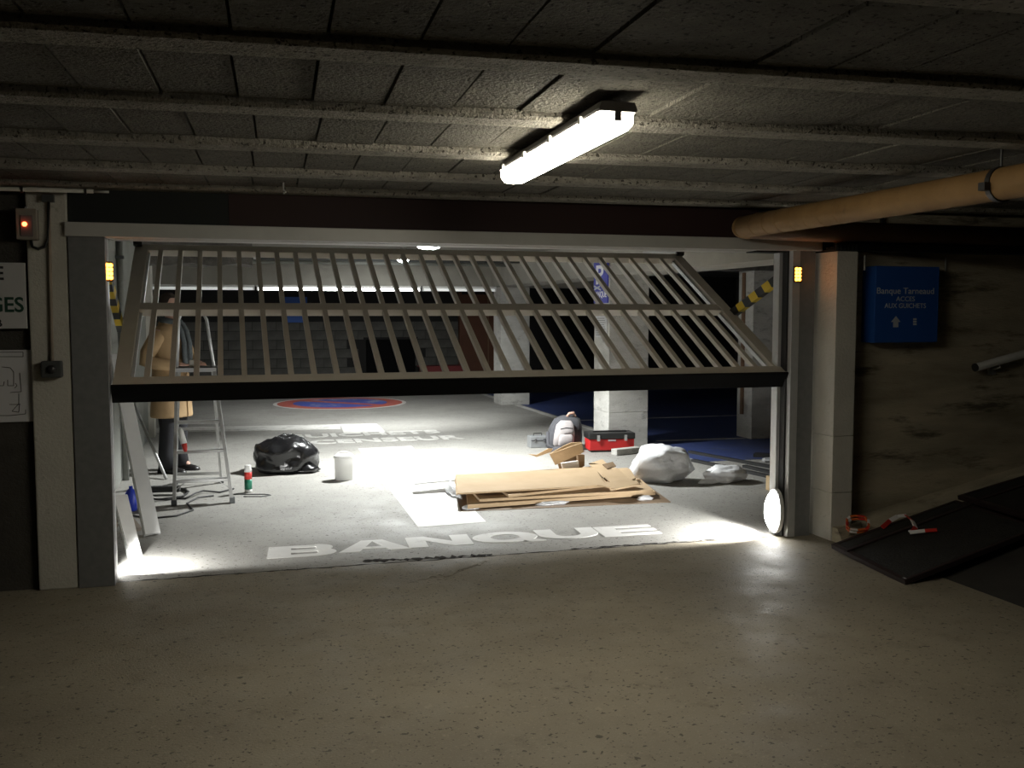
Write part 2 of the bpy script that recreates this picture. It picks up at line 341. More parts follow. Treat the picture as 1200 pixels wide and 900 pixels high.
paint_quad('stall_line', [(4.72,9.6),(4.82,9.6),(4.82,21),(4.72,21)], 'paint_f', 0.0045)
paint_quad('stall_line', [(4.9,13.50),(11,13.45),(11,13.52),(4.9,13.57)], 'paint_f', 0.0045)
paint_quad('stall_line', [(5.1,11.05),(6.28,10.98),(6.28,11.06),(5.1,11.13)], 'paint_f', 0.0045)
# seam and cracks along the threshold
def ribbon(name, pts, wd, m, parent, z=0.002, jit=0.4):
    bb = B(); up = []; lo = []
    r2 = random.Random(len(pts)*31+int(wd*1e4))
    for i, p in enumerate(pts):
        ww = wd*(0.5 + jit*(r2.random()-0.5))*(0.3 if i in (0,len(pts)-1) else 1)
        up.append((p[0],p[1]+ww,z)); lo.append((p[0],p[1]-ww,z))
    for i in range(len(pts)-1):
        bb.slab([lo[i],lo[i+1],up[i+1],up[i]], 0.001)
    return bb.build(name, m, parent)
def wob(x0, x1, y0, y1, n, amp, sd):
    r2 = random.Random(sd); return [(x0+(x1-x0)*i/(n-1), y0+(y1-y0)*i/(n-1)+amp*(r2.random()-0.5)) for i in range(n)]
ribbon('seam', wob(-0.66,3.76,6.13,6.10,90,0.02,3), 0.010, 'crack', floor, 0.002, 1.2)
ribbon('crack', wob(0.80,1.65,6.20,6.13,40,0.035,5), 0.035, 'crack', floor, 0.004, 1.3)
ribbon('crack', wob(2.2,3.3,6.14,6.12,40,0.02,9), 0.012, 'crack', floor, 0.004, 1.6)

for k_, (px, py, qx, qy) in enumerate(((478,684,520,672),(500,686,552,664),(520,676,560,660),(545,668,572,657),(640,700,655,697),(1165,735,1195,742),(1172,722,1190,728))):
    a, b_ = onz(px,py), onz(qx,qy); ribbon('scuff', wob(a.x,b_.x,a.y,b_.y,14,0.05,k_+40), 0.014, 'scuff', floor, 0.0022, 1.6)
# front ceiling: joists and blocks, each a piece of the ceiling
TJ = -0.045
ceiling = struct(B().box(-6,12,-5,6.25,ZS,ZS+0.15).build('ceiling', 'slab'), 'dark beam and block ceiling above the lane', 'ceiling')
def rot_piece(o): o.rotation_euler = (0,0,TJ); return o
far_edges = [1.20, 2.02, 2.84, 3.66, 4.48, 5.30, 6.08]
for fe in far_edges:
    bb = B(); y0, y1 = fe-0.165, fe-0.0
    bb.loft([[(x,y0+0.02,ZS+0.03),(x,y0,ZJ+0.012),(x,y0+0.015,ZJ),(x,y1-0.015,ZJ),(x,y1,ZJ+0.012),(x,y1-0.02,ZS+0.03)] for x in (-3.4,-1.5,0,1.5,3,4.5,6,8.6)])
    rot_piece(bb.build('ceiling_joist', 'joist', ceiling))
bw = 0.236
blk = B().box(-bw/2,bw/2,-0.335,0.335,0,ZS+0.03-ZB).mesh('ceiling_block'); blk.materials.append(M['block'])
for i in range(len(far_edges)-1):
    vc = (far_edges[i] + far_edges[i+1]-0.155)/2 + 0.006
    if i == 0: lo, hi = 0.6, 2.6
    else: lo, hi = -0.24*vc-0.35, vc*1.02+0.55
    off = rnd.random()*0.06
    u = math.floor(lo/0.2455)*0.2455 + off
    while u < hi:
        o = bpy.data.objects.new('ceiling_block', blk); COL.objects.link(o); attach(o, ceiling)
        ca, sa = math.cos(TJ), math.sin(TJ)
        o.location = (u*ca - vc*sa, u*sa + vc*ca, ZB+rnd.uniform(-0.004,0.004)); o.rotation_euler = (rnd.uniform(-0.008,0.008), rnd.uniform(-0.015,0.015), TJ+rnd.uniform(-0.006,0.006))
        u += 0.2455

# interior ceiling and beams
ceil_in = struct(B().box(-6,12,6.5,22,2.46,2.6).build('ceiling', 'ceil_in'), 'pale concrete ceiling of the parking bay behind the gate', 'ceiling')
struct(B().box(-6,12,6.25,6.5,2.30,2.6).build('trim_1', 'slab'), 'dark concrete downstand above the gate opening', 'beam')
struct(B().box(-5,6.2,16.05,16.95,2.035,2.46).build('trim_2', 'beam_in'), 'pale cross beam spanning deep inside the parking bay', 'beam')
struct(B().box(4.31,4.86,6.9,16.05,2.035,2.46).build('trim_3', 'beam_in'), 'long concrete beam resting on the row of pillars', 'beam')
struct(B().box(4.86,12,10.85,11.3,2.12,2.46).build('trim_4', 'grime'), 'dark concrete beam over the blue parking stalls', 'beam')

# walls
struct(B().box(-6,-0.86,VG+0.06,6.5,0,2.45).build('wall_gate_left', 'darkwall'), 'dark grimy wall carrying the white sign and plan sheet', 'wall')
struct(B().box(4.16,12,VG,6.5,-0.05,2.45).build('wall_gate_right', 'rampwall'), 'rough board marked concrete wall along the ramp', 'wall')
struct(B().box(-6.2,-6,-5,22,-0.1,2.6).build('wall_left', 'darkwall'), 'dark bare side wall along the lane and garage', 'wall')
struct(B().box(12,12.2,-5,22,-0.1,2.6).build('wall_right', 'darkwall'), 'dark far side wall of the garage beyond the stalls', 'wall')
struct(B().box(-6,12,-5.2,-5,-0.1,2.6).build('wall_rear', 'darkwall'), 'dark rear wall of the lane', 'wall')
struct(B().box(-1.35,-1.0,6.5,13.2,0,2.46).build('wall_inner_left', 'greywall'), 'grey green concrete wall beside the man and the ladder', 'wall')
struct(B().box(-1.35,-0.93,13.2,13.55,0,2.46).build('trim_5', 'whitepil'), 'pale pier ending the grey side wall', 'pier')
wb = struct(B().box(-6,12,21.6,22,0,2.6).build('wall_back', 'mortar'), 'dusky block wall closing the back of the garage', 'wall')
bl = B().box(-0.245,0.245,-0.03,0.06,-0.094,0.094).mesh('wall_block'); bl.materials.append(M['stone'])
for r_ in range(7):
    for c_ in range(17):
        u = -1.75 + c_*0.5 + (0.25 if r_ % 2 else 0); z = 0.1 + r_*0.2
        if 2.7 < u < 4.2 and z < 1.05: continue      # doorway
        if u > 5.2: continue
        o = bpy.data.objects.new('wall_block', bl); COL.objects.link(o); attach(o, wb); o.location = (u, 21.6+rnd.uniform(-0.012,0.012), z)
d1 = thing('door_1', (3.45,21.55,0), 'low black doorway in the back block wall', 'door', None, 'structure')
B().box(2.92,4.0,21.5,21.6,0,1.0).build('door_leaf', 'black', d1)
B().box(2.86,4.06,21.52,21.6,1.0,1.05).build('door_lintel', 'mortar', d1)
d2 = thing('door_2', (5.6,21.5,0), 'reddish brown door in the back wall near the far pillar', 'door', None, 'structure')
B().box(5.05,6.1,21.45,21.6,0,2.0).build('door_leaf', 'brown', d2)
B().box(5.0,5.05,21.42,21.6,0,2.05).build('door_frame', 'brown', d2); B().box(6.1,6.15,21.42,21.6,0,2.05).build('door_frame', 'brown', d2)
B().box(5.66,5.68,21.43,21.46,0.1,1.9).build('door_seam', 'card_d', d2)

def pillar(name, u0, u1, v0, v1, z1, m, label, grooves=()):
    bb = B(); zs = [0]+sorted(grooves)+[z1]
    for a, b_ in zip(zs[:-1], zs[1:]):
        bb.box(u0,u1,v0,v1,a,b_ - (0.005 if b_ != z1 else 0))
        if b_ != z1: bb.box(u0+0.006,u1-0.006,v0+0.006,v1-0.006,b_-0.006,b_+0.001)
    o = bb.build(name, m, None, False, 0.008); return struct(o, label, 'pillar')
pillar('pillar', 4.29,4.79,10.68,11.17,2.035,'pillar','pale concrete pillar carrying the blue parking sign',(0.42,))
pillar('pillar', 4.50,5.01,16.15,16.65,2.035,'pillar','pale concrete pillar under the deep cross beam',())
pillar('pillar', 6.31,7.9,10.91,11.28,2.12,'pillar','concrete pier with a vertical seam on the blue floor',())
pillar('pillar', 4.03,4.195,5.86,6.35,2.02,'whitepil','off white block pillar standing between gate post and ramp wall',(0.34,0.74))
pillar('pillar', -1.075,-0.865,6.06,6.4,2.30,'whitepil','cream painted pillar carrying the switch box beside the grey gate post',())
B().box(6.655,6.668,10.90,10.93,0,2.1).build('seam', 'ink', bpy.data.objects['pillar.002'])
B().tube([(6.302,11.13,0.3),(6.302,11.13,2.1)], 0.03).build('drain_pipe', 'pipe_d', bpy.data.objects['pillar.002'])

# ------------------------------------------------------------------ lintel boards, gate frame
t = thing('lintel', (1.5,6.12,2.11), 'dark boarded lintel above the gate header', 'lintel')
B().box(-0.86,0.02,6.10,6.25,2.10,2.41).build('lintel_board', 'lint_g', t)
B().box(0.02,3.55,6.095,6.25,2.10,2.41).build('lintel_board', 'lint_m', t)
B().box(3.55,4.3,6.10,6.25,2.02,2.41).build('lintel_board', 'lint_g', t)

fr = thing('gate_frame', (1.6,6.1,0), 'grey steel frame of the tilting garage gate', 'gate frame')
B().box(-0.862,-0.665,6.05,6.14,0,2.03).build('post', 'post', fr, False, 0.004)
B().box(-0.875,4.03,6.035,6.15,2.03,2.11).build('header', 'hdr', fr, False, 0.004)
B().box(-0.665,3.78,6.15,6.35,2.028,2.07).build('header_return', 'hdr', fr)
# right post: sheet face plus two aluminium guide profiles with a dark slot
B().box(3.86,3.985,6.05,6.14,0,2.03).build('post', 'post', fr, False, 0.004)
B().box(3.80,3.86,6.045,6.15,0,2.03).build('guide_rail', 'alu', fr, False, 0.003)
B().box(3.785,3.80,6.09,6.15,0,2.03).build('guide_slot', 'ink', fr)
B().box(3.76,3.79,6.15,6.23,0,2.03).build('guide_rail', 'alu', fr, False, 0.003)
B().box(-0.71,-0.668,6.15,6.23,0,2.03).build('guide_rail', 'alu', fr, False, 0.003)
B().box(-0.78,-0.70,6.45,6.53,0,2.03).build('guide_rail', 'alu_d', fr, False, 0.003)
B().box(-0.70,-0.665,6.14,8.7,2.13,2.18).build('top_track', 'alu_d', fr)
B().box(3.83,3.865,6.15,8.7,2.13,2.18).build('top_track', 'alu_d', fr)

# tilted gate leaf: t runs from the bottom edge up into the garage, n is its outer normal (now facing up)
GB = Vector((0,6.10,1.165)); GT = Vector((0,7.88,2.10)); TT = (GT-GB).normalized(); NN = Vector((0,-TT.z,TT.y)); GL = (GT-GB).length; X = Vector((1,0,0))
gate = thing('tilting_gate', (1.6,6.1,1.12), 'beige grey barred tilting gate half raised in the opening', 'gate')
def gpt(u, s, h=0.0): p = GB + TT*s + NN*h; return Vector((u,p.y,p.z))
UL, UR = -0.655, 3.83
B().obox(gpt((UL+UR)/2,0.035,-0.025), X, TT, NN, (UR-UL)/2, 0.045, 0.045).build('bottom_rail', 'gate', gate, False, 0.004)
B().obox(gpt((UL+UR)/2,-0.018,-0.035), X, TT, NN, (UR-UL)/2+0.005, 0.008, 0.058).build('bottom_seal', 'rubber', gate)
B().obox(gpt((UL+UR)/2,GL*0.505,-0.02), X, TT, NN, (UR-UL)/2-0.06, 0.05, 0.026).build('middle_rail', 'gate', gate, False, 0.004)
B().obox(gpt((UL+UR)/2,GL-0.035,-0.02), X, TT, NN, (UR-UL)/2, 0.05, 0.026).build('top_rail', 'gate', gate, False, 0.004)
for u in (UL+0.045, UR-0.045):
    B().obox(gpt(u,GL/2,-0.02), X, TT, NN, 0.045, GL/2-0.07, 0.03).build('side_rail', 'gate', gate, False, 0.004)
for u in (UL+0.10, UR-0.10):
    B().obox(gpt(u,GL/2,-0.035), X, TT, NN, 0.008, GL/2-0.08, 0.015).build('side_channel', 'alu', gate)
bar = B().obox((0,0,0), X, TT, NN, 0.0165, GL/2-0.06, 0.0165).mesh('bar'); bar.materials.append(M['gate'])
i = 0
while True:
    u = -0.471 + 0.1407*i
    if u > 3.70: break
    o = bpy.data.objects.new('bar', bar); COL.objects.link(o); attach(o, gate); o.location = gpt(u, GL/2, -0.012); i += 1
for u in (UL+0.02, UR-0.02):   # rollers at the top corners
    B().tube([gpt(u-0.03,GL-0.02,0.03), gpt(u+0.03,GL-0.02,0.03)], 0.025, 12).build('roller', 'dkplastic', gate, True)

# lever arms with hazard tape
def lever(label, u, p0, p1):
    t = thing('lever_arm', (u,p0[0],p0[1]), label, 'lever arm')
    a = Vector((u,*p0)); b_ = Vector((u,*p1)); n = 8
    B().beam(a, b_, 0.062, 0.034, (1,0,0)).build('arm', 'steel', t)
    d = (b_-a); dn = d.normalized(); up = Vector((0,-dn.z,dn.y)); sk = 0.035
    for i in range(n):
        s0 = a + d*(i/n); s1 = a + d*((i+1)/n)
        bb = B(); pts = []
        for xo in (-0.02, 0.02):
            pts.append([s0+X*xo-up*0.034-dn*0, s1+X*xo-up*0.034, s1+X*xo+up*0.034+dn*sk, s0+X*xo+up*0.034+dn*sk])
        bb.loft([pts[0], pts[1]]); bb.build('tape_band', 'yellow' if i % 2 == 0 else 'blk_t', t)
    B().tube([a-X*0.03, a+X*0.03], 0.03, 12).build('pivot', 'steel', t)
lever('yellow and black striped lever arm on the gate post beside the pier', 3.825, (6.15,1.885), (6.90,1.60))
lever('yellow and black striped lever arm beside the grey gate post', -0.685, (6.27,1.84), (6.95,1.50))

# ------------------------------------------------------------------ lamps
def fluo():
    u, v0, v1 = 1.29, 3.08, 4.52; a = 0.035
    t = thing('fluorescent_light', (u,(v0+v1)/2,ZJ), 'long glowing fluorescent ceiling light with clear diffuser', 'ceiling light')
    H_ = B(); prof = [(-0.062,0.0),(-0.072,-0.024),(-0.068,-0.032),(0.068,-0.032),(0.072,-0.024),(0.062,0.0)]
    H_.loft([[(u+x*s+a*(v-3.8), v, ZJ+z) for x,z in prof] for v, s in ((v0,0.95),(v0+0.03,1),(v1-0.03,1),(v1,0.95))]); H_.build('housing', 'housing', t)
    D = B(); prof = [(-0.066,-0.031),(-0.063,-0.068),(-0.045,-0.088),(0.0,-0.092),(0.045,-0.088),(0.063,-0.068),(0.066,-0.031)]
    D.loft([[(u+x*s+a*(v-3.8), v, ZJ+z) for x,z in prof] for v, s in ((v0+0.012,0.9),(v0+0.03,1),(v1-0.03,1),(v1-0.012,0.9))]); D.build('diffuser', 'fluo', t, True)
    for k in range(4):
        v = v0+0.18+k*0.38
        for sx in (-1,1): B().box(u+a*(v-3.8)+sx*0.077-0.005,u+a*(v-3.8)+sx*0.077+0.005,v-0.012,v+0.012,ZJ-0.046,ZJ-0.02).build('clip', 'white', t)
    B().box(u-0.012-a*0.72,u+0.012-a*0.72,v0+0.003,v0+0.013,ZJ-0.062,ZJ-0.028).build('end_clip', 'housing', t)
fluo()

def down(label, c, r, en, spot, blend, aim=(0,0,-1)):
    t = thing('ceiling_lamp', c, label, 'lamp', 'round ceiling lamps behind the gate')
    z = c[2]
    B().lathe([(r*0.45,0.46+2.0-z),(r*0.45,0.08),(r*0.9,0.06),(r*1.05,0.0),(r*1.0,-0.004),(r*0.95,0.0),(r*0.93,0.01)], 24, c).build('housing', 'white', t, True)
    B().lathe([(r*0.92,0.012),(r*0.92,0.004),(r*0.8,-0.018),(r*0.4,-0.034),(0.001,-0.04)], 24, c).build('lens', 'downlens', t, True)
    l = bpy.data.lights.new('lamp_beam', 'SPOT'); l.energy = en; l.spot_size = math.radians(spot); l.spot_blend = blend; l.shadow_soft_size = 0.09; l.color = (0.97,1.0,0.98)
    lo = bpy.data.objects.new('lamp_beam', l); COL.objects.link(lo); lo.location = (c[0],c[1],c[2]-0.06); lo.rotation_euler = Vector(aim).to_track_quat('-Z','Y').to_euler(); attach(lo, t)
down('larger round ceiling lamp hanging nearer the gate header', (2.02,10.05,2.285), 0.135, W_DOWN, 128, 0.3)
down('smaller round ceiling lamp further in near the cross beam', (2.25,12.92,2.295), 0.085, W_DOWN*0.6, 110, 0.9, (0.02,1.0,-1))

for i, (u0, u1, mm, lab) in enumerate([(-1.25,0.42,'batten_d','dim batten tube under the cross beam above the man'),(0.45,1.75,'batten','glowing batten tube under the cross beam over the blue back sign'),
        (1.78,3.1,'batten','glowing batten tube under the cross beam beside the small round lamp'),(3.13,4.4,'batten_d','dim batten tube under the cross beam next to the far pillar')]):
    t = thing('batten_light', ((u0+u1)/2,16.2,2.03), lab, 'strip light', 'strip lights along the cross beam')
    B().box(u0,u1,16.10,16.18,1.995,2.035).build('tray', 'white', t, False, 0.004)
    B().tube([(u0+0.02,16.14,1.975),(u1-0.02,16.14,1.975)], 0.022, 10).build('tube', mm, t, True)
    for u in (u0+0.012, u1-0.012): B().box(u-0.012,u+0.012,16.115,16.165,1.95,1.996).build('lamp_holder', 'white', t)

def bulkhead(label, u, sx, v, z, rw, rh, m, name, dirv=None, en=0.0, cone=90):
    t = thing(name, (u,v,z), label, 'lamp', 'lamps on the gate posts')
    n = 28; ring = lambda k, xo: [(u+sx*xo, v+rw*k*math.cos(a), z+rh*k*math.sin(a)) for a in [2*math.pi*i/n for i in range(n)]]
    B().loft([ring(1.0,0.0),ring(1.0,0.03),ring(0.86,0.034)]).build('base', 'white', t)
    if dirv:
        l = bpy.data.lights.new('lamp_beam', 'SPOT'); l.energy = en; l.spot_size = math.radians(cone); l.spot_blend = 0.35; l.shadow_soft_size = 0.05; l.color = (1.0,1.0,0.97)
        lo = bpy.data.objects.new('lamp_beam', l); COL.objects.link(lo); lo.location = (u+sx*0.10,v,z); lo.rotation_euler = Vector(dirv).to_track_quat('-Z','Y').to_euler(); attach(lo, t)
    B().loft([ring(0.86,0.03),ring(0.82,0.055),ring(0.6,0.075),ring(0.25,0.084)]).build('lens', m, t, True)
bulkhead('dazzling oval white lamp low on the gate post by the block pillar', 3.76, -1, 6.115, 0.18, 0.09, 0.16, 'floorlamp', 'bulkhead_lamp', (-1,0.85,-0.75), 190.0, 105)
bulkhead('dazzling oval white lamp low on the grey sheet post', -0.775, 1, 6.34, 0.085, 0.045, 0.07, 'floorlamp', 'bulkhead_lamp', (1,0.85,-0.6), 150.0, 104)
def amberlamp(label, c, face):
    t = thing('amber_lamp', c, label, 'warning light', 'amber warning lights on the gate posts')
    ax = Vector(face); sd = ax.cross(_Z)
    B().obox(Vector(c)+ax*0.008, sd, _Z, ax, 0.028, 0.058, 0.008).build('base', 'dkplastic', t)
    for r_ in range(4):
        for s_ in (-1,1):
            p = Vector(c)+sd*(0.012*s_)+_Z*(0.036-0.024*r_)+ax*0.016
            B().lathe([(0.0115,0),(0.0115,0.006),(0.008,0.011),(0.001,0.013)], 10, p, ax).build('led', 'amber', t, True)
amberlamp('amber warning light on the aluminium gate post by the block pillar', (3.832,6.045,1.865), (0,-1,0))
amberlamp('amber warning light on the inner face of the grey sheet post', (-0.665,6.10,1.835), (0.75,-0.66,0))

# ------------------------------------------------------------------ left wall fittings
VW = 6.11
t = thing('wall_sign', (-1.3,VW,1.7), 'white sign with green and black capitals on the dark wall', 'sign')
s1, s2 = onv(29,308,VW-0.05), onv(29,385,VW-0.05)
B().box(-1.75,s1.x,VW-0.05,VW-0.03,s2.z,s1.z).build('sign_face', 'signwhite', t, False, 0.003)
B().box(-1.73,s1.x+0.03,VW-0.03,VW,s2.z,s1.z).build('sign_backing', 'lint_g', t)
def wtxt(parent, s, m, x1, y0, y1, v, wpx, bold=0.02):
    a = onv(x1-wpx, y0, v); b_ = onv(x1, y1, v)
    return text('lettering', s, m, (a.x, v, a.z), (1,0,0), (0,0,1), b_.x-a.x, b_.z-a.z, bold, 0.002, parent)
wtxt(t, 'E', 'ink', 4.0, 328, 312, VW-0.05, 11)
wtxt(t, 'GES', 'green', 27.5, 366, 348, VW-0.05, 41)
wtxt(t, 'B', 'ink', 2.5, 383, 374, VW-0.05, 8)
t = thing('plan_sheet', (-1.2,VW,1.2), 'white evacuation plan sheet under the lettered sign', 'notice')
p1, p2 = onv(37,410,VW-0.02), onv(37,494,VW-0.02)
B().box(-1.62,p1.x,VW-0.02,VW,p2.z,p1.z).build('sheet', 'paper', t, False, 0.002)
def wl(pts, r=0.0016, m='ink'):
    bb = B()
    for a, b_ in zip(pts[:-1], pts[1:]):
        bb.beam(onv(*a,VW-0.021), onv(*b_,VW-0.021), r*2, 0.002, (0,1,0))
    bb.build('drawn_line', m, t)
wl([(-14,418),(27,418),(27,412.5),(-14,413)]); wl([(2,430),(12,431),(16,436),(16,452),(9,452),(9,445)]); wl([(23,437),(24,448),(25,459),(12,460)]); wl([(22,461),(22,473),(14,482),(22,483),(23,473)])
wl([(0,487),(12,487),(30,485),(30,480)]); wl([(-2,452),(4,452),(5,447)]); wl([(17,455),(20,452),(18,449)]); wl([(11,474),(24,474)])
t = thing('alarm_box', (-1.06,VW,2.1), 'beige alarm box with a glowing red light', 'alarm box')
a, b_ = onv(20,281,6.03), onv(44,245,6.03)
B().box(a.x,b_.x,6.0,VW,a.z,b_.z).build('housing', 'jbox', t, False, 0.006)
a2, b2 = onv(24,277,5.995), onv(38,252,5.995); B().box(a2.x,b2.x,5.994,6.004,a2.z,b2.z).build('front_plate', 'housing', t, False, 0.003)
c = onv(28.5,262.5,5.99); B().lathe([(0.013,0),(0.012,0.006),(0.006,0.011),(0.001,0.012)], 12, (c.x,5.994,c.z), (0,-1,0)).build('red_light', 'redled', t, True)
B().box(onv(29,243,6.0).x-0.006,onv(29,243,6.0).x+0.006,6.03,6.05,b_.z,b_.z+0.012).build('screw', 'alu', t)
pc = [onv(*p,6.045) for p in [(36,281),(38,289),(45,292),(53,289),(56,280),(57,262),(57,232)]]
tag(B().tube(pc, 0.008, 8).build('cable', 'cable', None, True), 'thin black cable looping below the alarm box', 'cable')
t = thing('wall_switch', onv(61,433,6.05), 'dark grey switch box on a conduit down the cream pillar', 'switch')
a, b_ = onv(48,443,6.0), onv(72,423,6.0)
B().box(a.x,b_.x,6.0,6.06,a.z,b_.z).build('housing', 'swbox', t, False, 0.008)
c = onv(60,433,6.0); B().lathe([(0.025,0),(0.022,0.012),(0.001,0.013)], 12, (c.x,6.0,c.z), (0,-1,0)).build('push_button', 'dkplastic', t, True)
q0, q1 = onv(61,424,6.05), onv(57,236,6.05)
B().tube([(q0.x,6.05,q0.z),(q1.x,6.05,q1.z)], 0.010, 8).build('conduit', 'oldwood', t, True)
B().box(q1.x-0.03,q1.x+0.03,6.02,6.06,q1.z-0.005,q1.z+0.035).build('junction', 'swbox', t)
t = thing('ceiling_conduit', (-0.9,5.9,2.27), 'pale conduit tube running under the ceiling above the cream pillar', 'conduit')
B().tube([(-2.2,5.9,2.262),(-0.70,5.9,2.268)], 0.011, 10).build('tube', 'whitepil', t, True)
B().tube([(-0.70,5.9,2.268),(-0.62,5.9,2.268)], 0.007, 8).build('thin_end', 'steel', t, True)
for u in (-1.06,-0.74): B().tube([(u-0.006,5.9,2.265),(u+0.006,5.9,2.265)], 0.016, 10).build('clip', 'dkplastic', t)
hk = onz(332,214,2.30); tag(B().tube([(hk.x,hk.y,2.30),(hk.x,hk.y,2.26),(hk.x+0.012,hk.y,2.25),(hk.x,hk.y,2.243)], 0.005, 6).build('ceiling_hook', 'steel'), 'small steel hook hanging from the ceiling blocks', 'hook')

# ------------------------------------------------------------------ pipes right
PU, PZ, PR = 3.30, 2.165, 0.073
t = thing('lagged_pipe', (PU,4.5,PZ), 'ochre lagged pipe slung below the ceiling beside the ramp', 'pipe')
pts = [(PU,0.8,PZ+0.005),(PU,2.0,PZ+0.004),(PU,3.0,PZ+0.002),(PU,4.2,PZ),(PU,5.2,PZ),(PU+0.0,5.84,PZ)]
B().tube(pts, PR, 20).build('straight_run', 'pipe', t, True)
el = [(PU+0.07*(1-math.cos(a)), 5.84+0.07*math.sin(a), PZ) for a in [math.pi/2*i/6 for i in range(7)]]
B().tube(el, PR, 20).build('elbow', 'pipe', t, True)
B().tube([(PU+0.07,5.91,PZ),(3.9,5.91,PZ-0.01),(6.5,5.91,PZ-0.02)], PR*0.98, 16).build('wall_run', 'pipe_d', t, True)
for i in range(7):
    v = 4.75+0.15*i; B().tube([(PU,v,PZ),(PU,v+0.006,PZ)], PR+0.0022, 20).build('wrap_seam', 'pipe', t, True)
hv = 3.60
B().tube([(PU,hv-0.014,PZ),(PU,hv+0.014,PZ)], PR+0.006, 20).build('hanger_clamp', 'dkplastic', t)
B().tube([(PU,hv,PZ+PR),(PU,hv,ZB+0.02)], 0.006, 8).build('hanger_rod', 'dkplastic', t)
B().box(PU-0.03-PR,PU+0.0-PR,hv-0.02,hv+0.02,PZ-0.03,PZ+0.005).build('hanger_lug', 'dkplastic', t)
t = thing('cable_tray', (5.2,5.95,2.03), 'dark perforated cable tray running along the ramp wall top', 'cable tray')
B().box(4.02,6.6,5.87,6.02,2.025,2.033).build('tray_floor', 'tray', t); B().box(4.02,6.6,5.865,5.872,2.025,2.07).build('tray_side', 'tray', t)
for i in range(5): B().tube([(4.03,5.885+0.025*i,2.045),(6.6,5.885+0.025*i,2.045)], 0.010, 6).build('tray_cable', 'cable', t)
for i in range(6): B().box(4.025+i*0.03,4.037+i*0.03,5.86,5.866,2.03,2.065).build('tray_slot', 'swbox', t)
B().beam((4.5,6.02,2.033),(4.5,6.02,2.42),0.02,0.02).build('tray_hanger', 'tray', t); B().beam((6.3,6.02,2.033),(6.3,6.02,2.42),0.02,0.02).build('tray_hanger', 'tray', t)

# blue sign box on the ramp wall
t = thing('blue_sign_box', (4.64,5.97,1.38), 'dark blue lettered sign box on the ramp wall', 'sign')
bv, bx0, bx1, bz0, bz1 = 5.90, 4.37, 4.905, 1.385, 1.925
B().box(bx0,bx1,bv,VG,bz0,bz1).build('sign_body', 'bluebox', t, False, 0.006)
B().box(bx1-0.012,bx1-0.006,bv-0.003,bv,bz0+0.01,bz1-0.01).build('edge_trim', 'bluebox', t)
def stxt(s, x0, x1, y0, y1, bold=0.0):
    a = onv(x0,y0,bv); b_ = onv(x1,y1,bv); zz = (a.z, b_.z)
    text('lettering', s, 'letter', (a.x,bv,a.z), (1,0,0), (0,0,1), b_.x-a.x, b_.z-a.z, bold, 0.002, t)
stxt('Banque Tarneaud', 1027.5, 1094.5, 346.5, 337.5); stxt('ACCES', 1050, 1072, 353, 347.5); stxt('AUX GUICHETS', 1036.5, 1085, 361, 355.5)
c = onv(1049.5,383.5,bv); ar = B(); k_ = 0.0072
for poly in ([(-0.28,0),(0.28,0),(0.28,0.55),(-0.28,0.55)], [(-0.52,0.5),(0.52,0.5),(0,1.05)]):
    kk = 0.075; ar.loft([[(c.x+x*kk, bv-yo, c.z+(z)*kk) for x,z in poly] for yo in (0.0,0.002)])
ar.build('arrow', 'letter', t)
for i in range(3):
    a = onv(1070,381-i*2.9,bv); b_ = onv(1074,378.8-i*2.9,bv); B().box(a.x,b_.x,bv-0.002,bv,a.z,b_.z).build('small_mark', 'letter', t)
for px in (998,1112):
    a = onv(px,316,6.0); B().tube([(a.x,5.855 if px < 1000 else 6.035,a.z-0.01),(a.x,5.855 if px < 1000 else 6.035,a.z+0.09)], 0.007, 8).build('bracket_rod', 'steel', t)

# handrail
t = thing('handrail', (5.4,5.97,1.2), 'grey steel handrail climbing the ramp wall', 'handrail')
h0 = Vector((5.30,5.96,1.195)); hd = Vector((1,0,SL+0.01)).normalized()
B().tube([h0, h0+hd*2.2], 0.030, 14).build('rail', 'steel', t, True)
B().lathe([(0.031,0),(0.031,0.012),(0.001,0.013)], 14, h0, -hd).build('end_cap', 'dkplastic', t)
for s in (0.22,1.3):
    p = h0+hd*s; B().tube([p, p+Vector((0,0.0,-0.05)), p+Vector((0,0.09,-0.075))], 0.009, 8).build('bracket', 'steel', t)
    B().box(p.x-0.03,p.x+0.03,6.03,6.055,p.z-0.11,p.z-0.05).build('wall_plate', 'steel', t)

# ------------------------------------------------------------------ rubber panels and barrier tape on the ramp
def onpl(u, v, h=0.0): return Vector((u, v, 0.045+0.20*(u-3.88)+h))
def ramp_panel(label, c, th=0.03, lift=0.0):
    t = thing('ramp_panel', onpl(*c[0]), label, 'panel')
    top = [onpl(u,v,lift) for u,v in c]; cen = sum(top, Vector())/4
    inn = [p+(cen-p)*0.06 for p in top]
    B().slab([p-Vector((0,0,0.004)) for p in inn], th-0.008).build('sheet', 'panel', t)
    for i in range(4):
        a, b_, d_, e_ = top[i], top[(i+1)%4], inn[(i+1)%4], inn[i]; B().slab([a,b_,d_,e_], th).build('edge_frame', 'panel_f', t)
    m0 = top[0]+(top[3]-top[0])*0.78; m1 = top[1]+(top[2]-top[1])*0.80
    B().beam(m0, m1, 0.03, 0.014).build('edge_strip', 'panel_f', t)
    cc = top[0]; B().box(cc.x+0.02,cc.x+0.035,cc.y+0.02,cc.y+0.045,cc.z-0.005,cc.z+0.006).build('corner_bolt', 'alu', t)
    return t
ramp_panel('black framed panel lying across the foot of the ramp', [(3.79,4.77),(4.90,4.90),(4.97,5.74),(3.87,5.62)])
ramp_panel('black framed panel further up the ramp against the wall', [(4.96,4.88),(6.3,5.02),(6.3,5.80),(5.02,5.78)], 0.03, 0.012)
